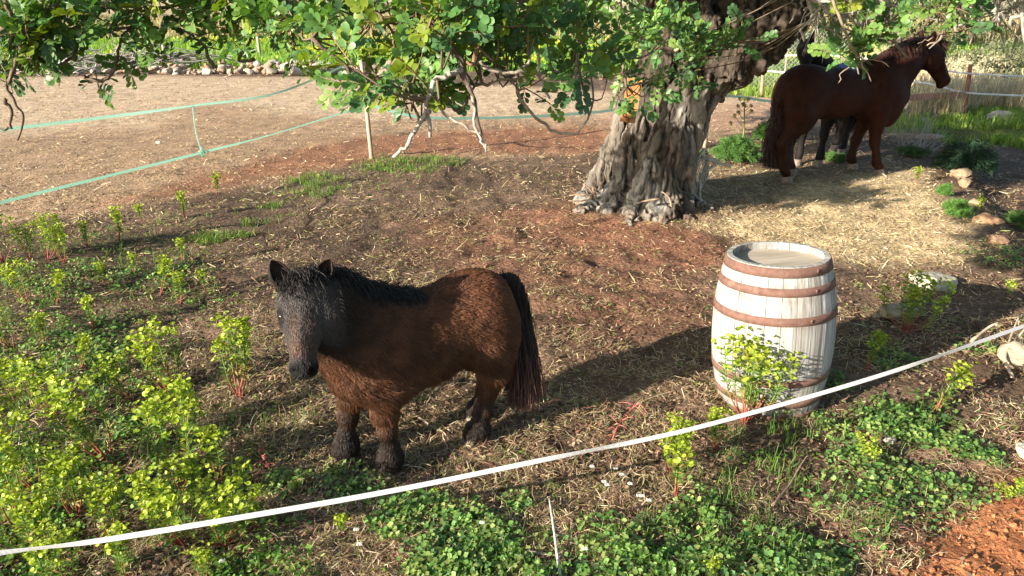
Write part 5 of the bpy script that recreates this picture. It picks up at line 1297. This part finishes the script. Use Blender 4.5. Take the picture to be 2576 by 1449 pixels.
# straw
n = 640000
x, y = sample(n); zs = zw('straw', x, y) + .55 * zw('strawshade', x, y); zp = zw('path', x, y); pdk = zw('paddock', x, y); pl = zw('pale', x, y); rb = zw('redband', x, y); mr = zw('mound', x, y)
clump = .6 * fbm2(x * 4, y * 4, 61, 3) + .4 * fbm2(x * 1.1, y * 1.1, 63, 3)
dens = (.85 + .4 * zs - .1 * pdk + .15 * pl - .25 * rb - .35 * mr) * sst(.33, .53, clump + .25 * zs) * (1 - .93 * zp) * (y < 27.5) * (1 - .6 * zw('lweeds', x, y)) * (1 - .3 * zw('rweeds', x, y))
k = rng.random(len(x)) < dens; x, y, zs, pdk, mr = x[k], y[k], zs[k], pdk[k], mr[k]; n = len(x)
d_ = np.hypot(x, y)
pale = rng.random(n) < (.42 + .45 * zs + .16 * pdk - .2 * mr)
tuft = rng.random(n) < (.08 + .28 * zw('midgrass', x, y) + .12 * sst(1., -2., x)) * (1 - zs) * (1 - pdk)
col = np.where(pale[:, None], pal([(.56, .46, .28), (.48, .38, .22), (.62, .54, .38), (.44, .37, .19)], n), pal([(.22, .14, .085), (.16, .105, .07), (.32, .20, .125), (.40, .28, .17), (.30, .15, .12)], n))
col = np.where(tuft[:, None], pal([(.22, .26, .07), (.28, .30, .10)], n), col)
ln_ = (rng.gamma(2.0, .012, n) + .010) * (1 + .045 * d_); wd_ = (.0014 + .0005 * d_) * rng.uniform(.6, 1.4, n)
nr = (d_ < 5.5); yaw = rng.uniform(0, 6.28, n); til = rng.normal(.08, .28, n); pos_ = on_ground(x, y, .005 + .014 * rng.random(n)); bnd = rng.normal(0, .16, n)
V, F, C = ribbons(pos_[nr], yaw[nr], til[nr], ln_[nr], wd_[nr], bnd[nr], col[nr])
def strips(pos, yaw, tilt, L, w, col):        # far straws: one straight blade each
    m = len(pos); d = np.stack([np.cos(yaw) * np.cos(tilt), np.sin(yaw) * np.cos(tilt), np.sin(tilt)], -1); s_ = np.stack([-np.sin(yaw), np.cos(yaw), rng.normal(0, .6, m)], -1); q = s_ * (w * .5)[:, None]; e = pos + d * L[:, None]
    return np.stack([pos - q, pos + q, e + q * .6, e - q * .6], 1).reshape(-1, 3), np.arange(m * 4).reshape(m, 4), np.repeat(col, 4, 0)
fr_ = ~nr; V2, F2, C2 = strips(pos_[fr_], yaw[fr_], til[fr_], ln_[fr_], wd_[fr_], col[fr_])
V, F, C = np.concatenate([V, V2]), np.concatenate([F, F2 + len(V)]), np.concatenate([C, C2])
new_obj('dry_straw', npmesh('dry_straw', V, F, M_litter, C), None, kind='stuff', label='dry straw and stalks strewn over the soil')
print('straw', n)
# dead leaf litter and mulch crumbs
n = 120000
x, y = sample(n, v0=330); clump = fbm2(x * 3 + 5, y * 3, 71, 3)
k = rng.random(n) < (.75 * sst(.3, .6, clump) * (1 - .8 * zw('paddock', x, y)) * (1 - .75 * zw('straw', x, y)) * (1 - .9 * zw('path', x, y)) * (1 - .6 * zw('mound', x, y))); x, y = x[k], y[k]; n = len(x)
dl = np.stack([np.cos(a_ := rng.uniform(0, 6.28, n)), np.sin(a_), rng.normal(0, .4, n)], -1); up = np.stack([rng.normal(0, .5, n), rng.normal(0, .5, n), np.ones(n)], -1)
LVd, LFd = leafshape(.28); LFd = LFd; c_ = pal([(.12, .08, .055), (.17, .105, .07), (.26, .17, .11), (.085, .062, .048), (.38, .27, .18), (.30, .14, .09)], n)
V, F, C = stamp(LVd, LFd, on_ground(x, y, .006 + .01 * rng.random(n)), frames(dl, up), rng.uniform(.010, .032, n), c_)
new_obj('leaf_litter', npmesh('leaf_litter', V, F, M_litter, C), None, kind='stuff', label='dark dead leaf litter covering the ground')
print('litter', n)
# soil clods
import bmesh as _bm
bm = _bm.new(); _bm.ops.create_icosphere(bm, subdivisions=1, radius=1); KV = np.array([v.co for v in bm.verts]); KF = np.array([[v.index for v in f.verts] for f in bm.faces]); bm.free()
KV = KV * (.75 + .5 * rng.random((len(KV), 1)))
x, y = sample(26000, v0=200); k = rng.random(len(x)) < (.22 + .75 * zw('path', x, y) + .35 * zw('redband', x, y) + .25 * zw('mound', x, y)); x, y = x[k], y[k]; n = len(x)
cs = soil(x, y) * rng.uniform(.75, 1.35, (n, 1)); sz = (.004 + .010 * rng.random(n) ** 3) * (1 + .05 * np.hypot(x, y))
q = rng.normal(0, 1, (n, 3)); V, F, C = stamp(KV, KF, on_ground(x, y, .002), frames(q, rng.normal(0, 1, (n, 3))), sz, cs)
new_obj('soil_clods', npmesh('soil_clods', V, F, M_ground, C, False), None, kind='stuff', label='small clods of red brown soil')
# green herbs: rosettes of rounded leaves
def rosettes(x, y, per, size, hgt, cols, name, label, shape=None, tilt=.5, spread=1.6):
    n = len(x); X = np.repeat(x, per); Y = np.repeat(y, per); m = len(X); az = rng.uniform(0, 6.28, m); r = size * spread * np.sqrt(rng.random(m)); X = X + np.cos(az) * r; Y = Y + np.sin(az) * r
    h = hgt * rng.uniform(.25, 1., m) * np.repeat(rng.uniform(.6, 1.2, n), per)
    d = np.stack([np.cos(az), np.sin(az), rng.normal(0, .35, m)], -1); up = np.stack([rng.normal(-.15, tilt, m), rng.normal(-.15, tilt, m), np.ones(m)], -1)
    c = np.repeat(pal(cols, n), per, 0) * rng.uniform(.75, 1.25, (m, 1)); V0, F0 = shape
    V, F, C = stamp(V0, F0, on_ground(X, Y) + np.array([0, 0, 1]) * h[:, None], frames(d, up), size * rng.uniform(.6, 1.2, m), c)
    return V, F, C
_b = np.linspace(-2.75, 2.75, 9); _rr = np.array([.75, 1.02, .86, 1.08, .9, 1.08, .86, 1.02, .75])
MVs = np.concatenate([[[0, 0, 0]], np.stack([np.cos(_b) * _rr * .55 + .2, np.sin(_b) * _rr * .6, .10 * np.array([1, .6, 1.2, .5, 1, .5, 1.2, .6, 1])], -1)]); MFs = np.array([(0, i + 1, i + 2) for i in range(8)])
def herb(n, dfun, per, size, hgt, cols, name, label, shape, v0=300, **kw):
    x, y = sample(n, v0=v0, wfun=dfun); V, F, C = rosettes(x, y, per, size, hgt, cols, name, label, shape, **kw)
    new_obj(name, npmesh(name, V, F, M_green, C), None, kind='stuff', label=label); print(name, len(x))
GR = [(.10, .22, .05), (.15, .28, .06), (.09, .18, .06), (.20, .31, .085), (.26, .32, .10)]
pat = lambda x, y, s, a, b_: sst(a, b_, fbm2(x * s, y * s, 81, 3))
herb(26000, lambda x, y: zw('rweeds', x, y) * pat(x, y, 4.0, .34, .50), 8, .020, .065, GR, 'mallow_patch', 'low round leaved mallow carpeting the lower right ground', (MVs, MFs), spread=2.0)
herb(18000, lambda x, y: zw('lweeds', x, y) * pat(x + 3, y, 3.2, .38, .54), 7, .019, .05, [(.09, .21, .04), (.13, .26, .045), (.17, .28, .05)], 'clover_patch', 'low green clover under the spurge at the left', (MVs, MFs), spread=2.2)
def spot(P):
    W_ = [(G0(u, v), r) for u, v, r in P]
    def f(x, y):
        w = np.zeros(x.shape)
        for (cx, cy), r in W_: w = np.maximum(w, sst(1.15, .55, np.hypot(x - cx, (y - cy)) / r + .5 * (fbm2(x * 6, y * 6, 91, 2) - .5)))
        return w
    return f
SP1 = spot([(900, 1215, .17), (1030, 1295, .18), (1170, 1395, .26), (720, 1215, .10), (2260, 1080, .22), (2470, 885, .16), (2100, 960, .1), (2440, 1140, .16), (2250, 900, .2), (330, 1050, .15), (150, 700, .4), (400, 690, .4), (1315, 1270, .07), (2500, 640, .4), (200, 880, .4)])
herb(60000, SP1, 6, .020, .05, GR, 'mallow_clump', 'round leaved green mallow clumps between pony and barrel', (MVs, MFs), v0=500, spread=1.8)
# small sparse seedlings and narrow leaved weeds
NVs, NFs = leafshape(.16)
herb(26000, lambda x, y: (.13 + .5 * zw('lweeds', x, y) + .6 * zw('midgrass', x, y) + .25 * zw('rweeds', x, y)) * pat(x + 11, y, 2.6, .38, .58) * (1 - zw('path', x, y)) * (1 - .85 * zw('paddock', x, y)) * (1 - .8 * zw('straw', x, y)), 6, .024, .03, [(.10, .21, .045), (.16, .27, .05), (.22, .29, .075), (.12, .19, .07)], 'small_weeds', 'small green weeds sprouting through the litter', (NVs, NFs), tilt=.7, spread=1.0)
# grass tufts
def grass(n, dfun, hgt, wid, cols, name, label, v0=180, v1=2000, u0=-900, u1=3500, per=7, lean=.4, mtl=None):
    x, y = sample(n, u0, u1, v0, v1, dfun); m = len(x) * per; X = np.repeat(x, per) + rng.normal(0, .02, m); Y = np.repeat(y, per) + rng.normal(0, .02, m); d_ = np.hypot(X, Y)
    V, F, C = ribbons(on_ground(X, Y), rng.uniform(0, 6.28, m), 1.57 - np.abs(rng.normal(0, lean, m)), hgt * rng.uniform(.5, 1.3, m), wid * (1 + .1 * d_) * rng.uniform(.6, 1.3, m), rng.normal(0, .12, m), np.repeat(pal(cols, len(x)), per, 0) * rng.uniform(.75, 1.25, (m, 1)))
    new_obj(name, npmesh(name, V, F, mtl or M_green, C), None, kind='stuff', label=label); print(name, m)
GG = [(.10, .20, .03), (.14, .25, .035), (.08, .17, .03), (.18, .25, .05)]
SP2 = spot([(1020, 412, .8), (1110, 408, .5), (790, 455, .45), (815, 482, .4), (960, 425, .3), (1930, 375, .5), (1800, 385, .4), (690, 520, .16), (520, 600, .2), (640, 560, .16), (600, 590, .15), (2230, 330, .5)])
grass(42000, lambda x, y: np.maximum(SP2(x, y), .025 * zw('midgrass', x, y)), .065, .0028, GG, 'grass_tufts', 'fresh green grass tufts on the edge of the paddock', v0=310, v1=700)
grass(9000, lambda x, y: (zw('lweeds', x, y) * .5 + zw('rweeds', x, y) * .6) * pat(x, y + 7, 3, .40, .56), .085, .003, [(.09, .19, .03), (.12, .22, .04), (.07, .15, .03)], 'grass_blades', 'thin green grass blades among the weeds', v0=560, per=6, lean=.6)
grass(26000, lambda x, y: zw('rgreen', x, y) * (.35 + .65 * pat(x, y, .8, .35, .6)), .16, .005, [(.16, .30, .045), (.22, .34, .055), (.30, .38, .07), (.2, .25, .08)], 'meadow_grass', 'sunny green grass behind the horses', v0=150, v1=370, u0=1400, u1=3300)
grass(15000, lambda x, y: zw('rgreen', x, y) * pat(x + 3, y, .5, .48, .62) * (y > 15), .55, .006, [(.58, .49, .30), (.52, .44, .28), (.46, .43, .32)], 'dry_grass', 'tall pale dry grass beyond the far fence at the right', v0=100, v1=300, u0=2100, u1=3300, lean=.25, mtl=M_litter)
# field behind the wall
def field(n, x0, x1, y0, y1, hgt, wid, cols, name, label, dens=None, lean=.3, mtl=None):
    x = rng.uniform(x0, x1, n); y = rng.uniform(y0, y1, n)
    if dens is not None: k = rng.random(n) < dens(x, y); x, y = x[k], y[k]
    m = len(x)
    V, F, C = ribbons(on_ground(x, y), rng.uniform(0, 6.28, m), 1.57 - np.abs(rng.normal(0, lean, m)), hgt * rng.uniform(.5, 1.3, m), wid * rng.uniform(.6, 1.4, m), rng.normal(0, .12, m), pal(cols, m)); new_obj(name, npmesh(name, V, F, mtl or M_green, C), None, kind='stuff', label=label)
field(90000, -32, 24, 29.3, 45, .42, .03, [(.14, .30, .035), (.19, .36, .04), (.12, .25, .035), (.28, .38, .04)], 'field_grass', 'lush green grass in the field behind the stone wall')
field(70000, -60, 60, 45, 78, .7, .05, [(.42, .34, .19), (.36, .30, .17), (.30, .28, .12), (.22, .24, .08)], 'straw_field', 'tall dry straw coloured grass at the back of the field', mtl=M_litter)
x = rng.uniform(-32, 20, 16000); y = rng.uniform(30, 44, 16000); k = rng.random(16000) < sst(.48, .6, fbm2(x * .25, y * .3, 101, 3)); x, y = x[k], y[k]; n = len(x)
V, F, C = stamp(CV_, CF_, on_ground(x, y, .42) + rng.normal(0, .08, (n, 3)), frames(rng.normal(0, 1, (n, 3)), rng.normal(0, .4, (n, 3)) + np.array([0, -.5, 1])), np.full(n, .05), pal([(.55, .50, .03), (.45, .48, .04)], n))
new_obj('field_flowers', npmesh('field_flowers', V, F, M_green, C), None, kind='stuff', label='yellow flowers dotting the green field')
# small white flowers
fl = [(888, 1350), (1215, 1330), (1490, 1195), (1515, 1225), (1525, 1235), (1555, 1215), (1600, 1255), (1605, 1250), (1630, 1275), (900, 1395), (1300, 1410), (1460, 1400), (1540, 1200), (1580, 1225), (560, 1440)]
P_, D_, S_, C_ = [], [], [], []; stm = MB()
for u, v in fl:
    g = G(u, v + 14); hgt = rng.uniform(.04, .09); t = g + np.array([rng.normal(0, .01), rng.normal(0, .01), hgt]); stm.add(*tube([g, t], .001, 3, False), (.12, .2, .05))
    for q in range(4):
        for w in range(4):
            az = w * 1.57 + q; P_.append(t + rng.normal(0, .0001, 3) + np.array([math.cos(az) * .004 + (q % 2) * .011, math.sin(az) * .004 + (q // 2) * .009, 0])); D_.append(unit((math.cos(az) * .3, math.sin(az) * .3 - .3, 1))); S_.append(.0028); C_.append((.8, .8, .8))
D_ = np.array(D_); stm.add(*stamp(CV_, CF_, np.array(P_), frames(np.cross(D_, rng.normal(0, 1, D_.shape)), D_), np.array(S_), np.array(C_)))
new_obj('white_flowers', stm.mesh('white_flowers', M_green), None, kind='stuff', label='tiny white wild flowers scattered in the foreground')

# ================================================================ trees and bushes beyond the field
QV = np.array([(-.5, 0, 0), (0, -.28, .05), (.5, 0, 0), (0, .28, .05)]); QF = np.array([(0, 1, 2, 3)])
def btree(u, y, w, h, col, label, n=2600, ls=.32, trunk_h=.3, name='tree', zb=None, seed=0, cat='tree', grp='trees beyond the field'):
    r_ = np.random.default_rng(seed); x = (u - CU) / FPX * (y * math.cos(PITCH) + (CAM_H - gz(0, y)) * math.sin(PITCH)); g = np.array([x, y, gz(x, y)])
    root = empty(name, g, 0, label=label, category=cat, group=grp)
    if trunk_h > 0:
        b = MB(); b.add(*tube(spline([(0, 0, -.2), (r_.normal(0, .15), 0, h * trunk_h), (r_.normal(0, .3), 0, h * .75)], 8), np.linspace(.05, .02, 8) * h, 7), (.12, .095, .07))
        for q in range(5):
            az = q * 1.26; b.add(*tube(spline([(0, 0, h * trunk_h * .9), (math.cos(az) * w * .2, math.sin(az) * w * .2, h * (trunk_h + .15)), (math.cos(az) * w * .36, math.sin(az) * w * .36, h * .7)], 6), np.linspace(.025, .008, 6) * h, 5), (.12, .095, .07))
        new_obj('trunk', b.mesh('trunk', M_bark), root)
    nc = 26; cc_ = r_.normal(0, .30, (nc, 3)); cc_ = np.clip(cc_, -.45, .45); cz = h * (trunk_h + (1 - trunk_h) * .5)
    ci = r_.integers(0, nc, n); q = r_.normal(0, 1, (n, 3)); q /= np.linalg.norm(q, axis=1)[:, None]; rad = r_.uniform(.10, .22, nc)[ci] * r_.random(n) ** .35
    p = (cc_[ci] + q * rad[:, None]) * np.array([w, w * .8, h * (1 - trunk_h) * .95]) + np.array([0, 0, cz]); p[:, 2] = np.maximum(p[:, 2], .1)
    V, F, C = stamp(QV, QF, p, frames(r_.normal(0, 1, (n, 3)), r_.normal(0, .6, (n, 3)) + np.array([-.4, -.5, .7])), np.full(n, ls) * r_.uniform(.6, 1.3, n), np.array(col) * r_.uniform(.6, 1.35, (n, 1)) * (.8 + .4 * r_.random(nc)[ci])[:, None])
    o = new_obj('crown', npmesh('crown', V, F, M_green, C), root); o['kind'] = 'stuff'
for j, a in enumerate([
    (60, 66, 15, 9, (.075, .11, .04), 'olive green tree at the far left behind the straw field'), (300, 74, 14, 8, (.10, .13, .06), 'greyish green tree behind the brush pile'),
    (520, 80, 15, 9, (.085, .13, .04), 'green tree behind the yellow young leaves'), (760, 52, 13, 10, (.028, .045, .020), 'dark evergreen tree behind the leafy central bough'),
    (930, 62, 14, 10, (.035, .055, .025), 'dark tree behind the middle of the field'), (1150, 70, 16, 10, (.06, .09, .035), 'green tree behind the central bough'),
    (1400, 60, 15, 10, (.045, .07, .03), 'dark green tree left behind the trunk'), (1640, 66, 15, 9, (.07, .10, .04), 'tree straight behind the trunk'),
    (1960, 36, 6, 4.2, (.105, .14, .045), 'yellow green bush tree behind the chain link fence'), (2100, 40, 7, 5, (.09, .125, .05), 'bushy tree behind the black horse head'),
    (2250, 38, 7, 5, (.10, .14, .05), 'bushy tree above the chestnut horse neck'), (2440, 46, 10, 6, (.085, .12, .045), 'wide tree behind the far right fence'), (2620, 40, 9, 6, (.08, .11, .045), 'tree at the far right edge'),
    (-300, 66, 18, 9, (.07, .10, .04), 'tree beyond the left edge'), (2900, 50, 14, 8, (.08, .11, .045), 'tree beyond the right edge')]):
    btree(*a, seed=300 + j, ls=.30 if a[1] > 48 else .2, trunk_h=.12 if a[1] < 48 else .18, n=2800 if a[1] > 48 else 2200)
for j, (u, y, w, h, col, lab) in enumerate([(2470, 22, 2.6, 1.2, (.15, .16, .09), 'low grey green bush beyond the fence post at the right'), (2560, 26, 3.0, 1.5, (.13, .15, .08), 'low bush at the right edge beyond the white tapes'), (1985, 27, 3.2, 1.5, (.13, .17, .07), 'low pale bush behind the chain link fence'), (2330, 30, 3.0, 1.6, (.12, .16, .06), 'low bush behind the chestnut horse head'), (1560, 31, 4, 1.6, (.09, .16, .04), 'low green bush left behind the trunk')]):
    btree(u, y, w, h, col, lab, n=1500, ls=.11, trunk_h=.0, name='bush', seed=400 + j, cat='bush', grp='low bushes beyond the fence')
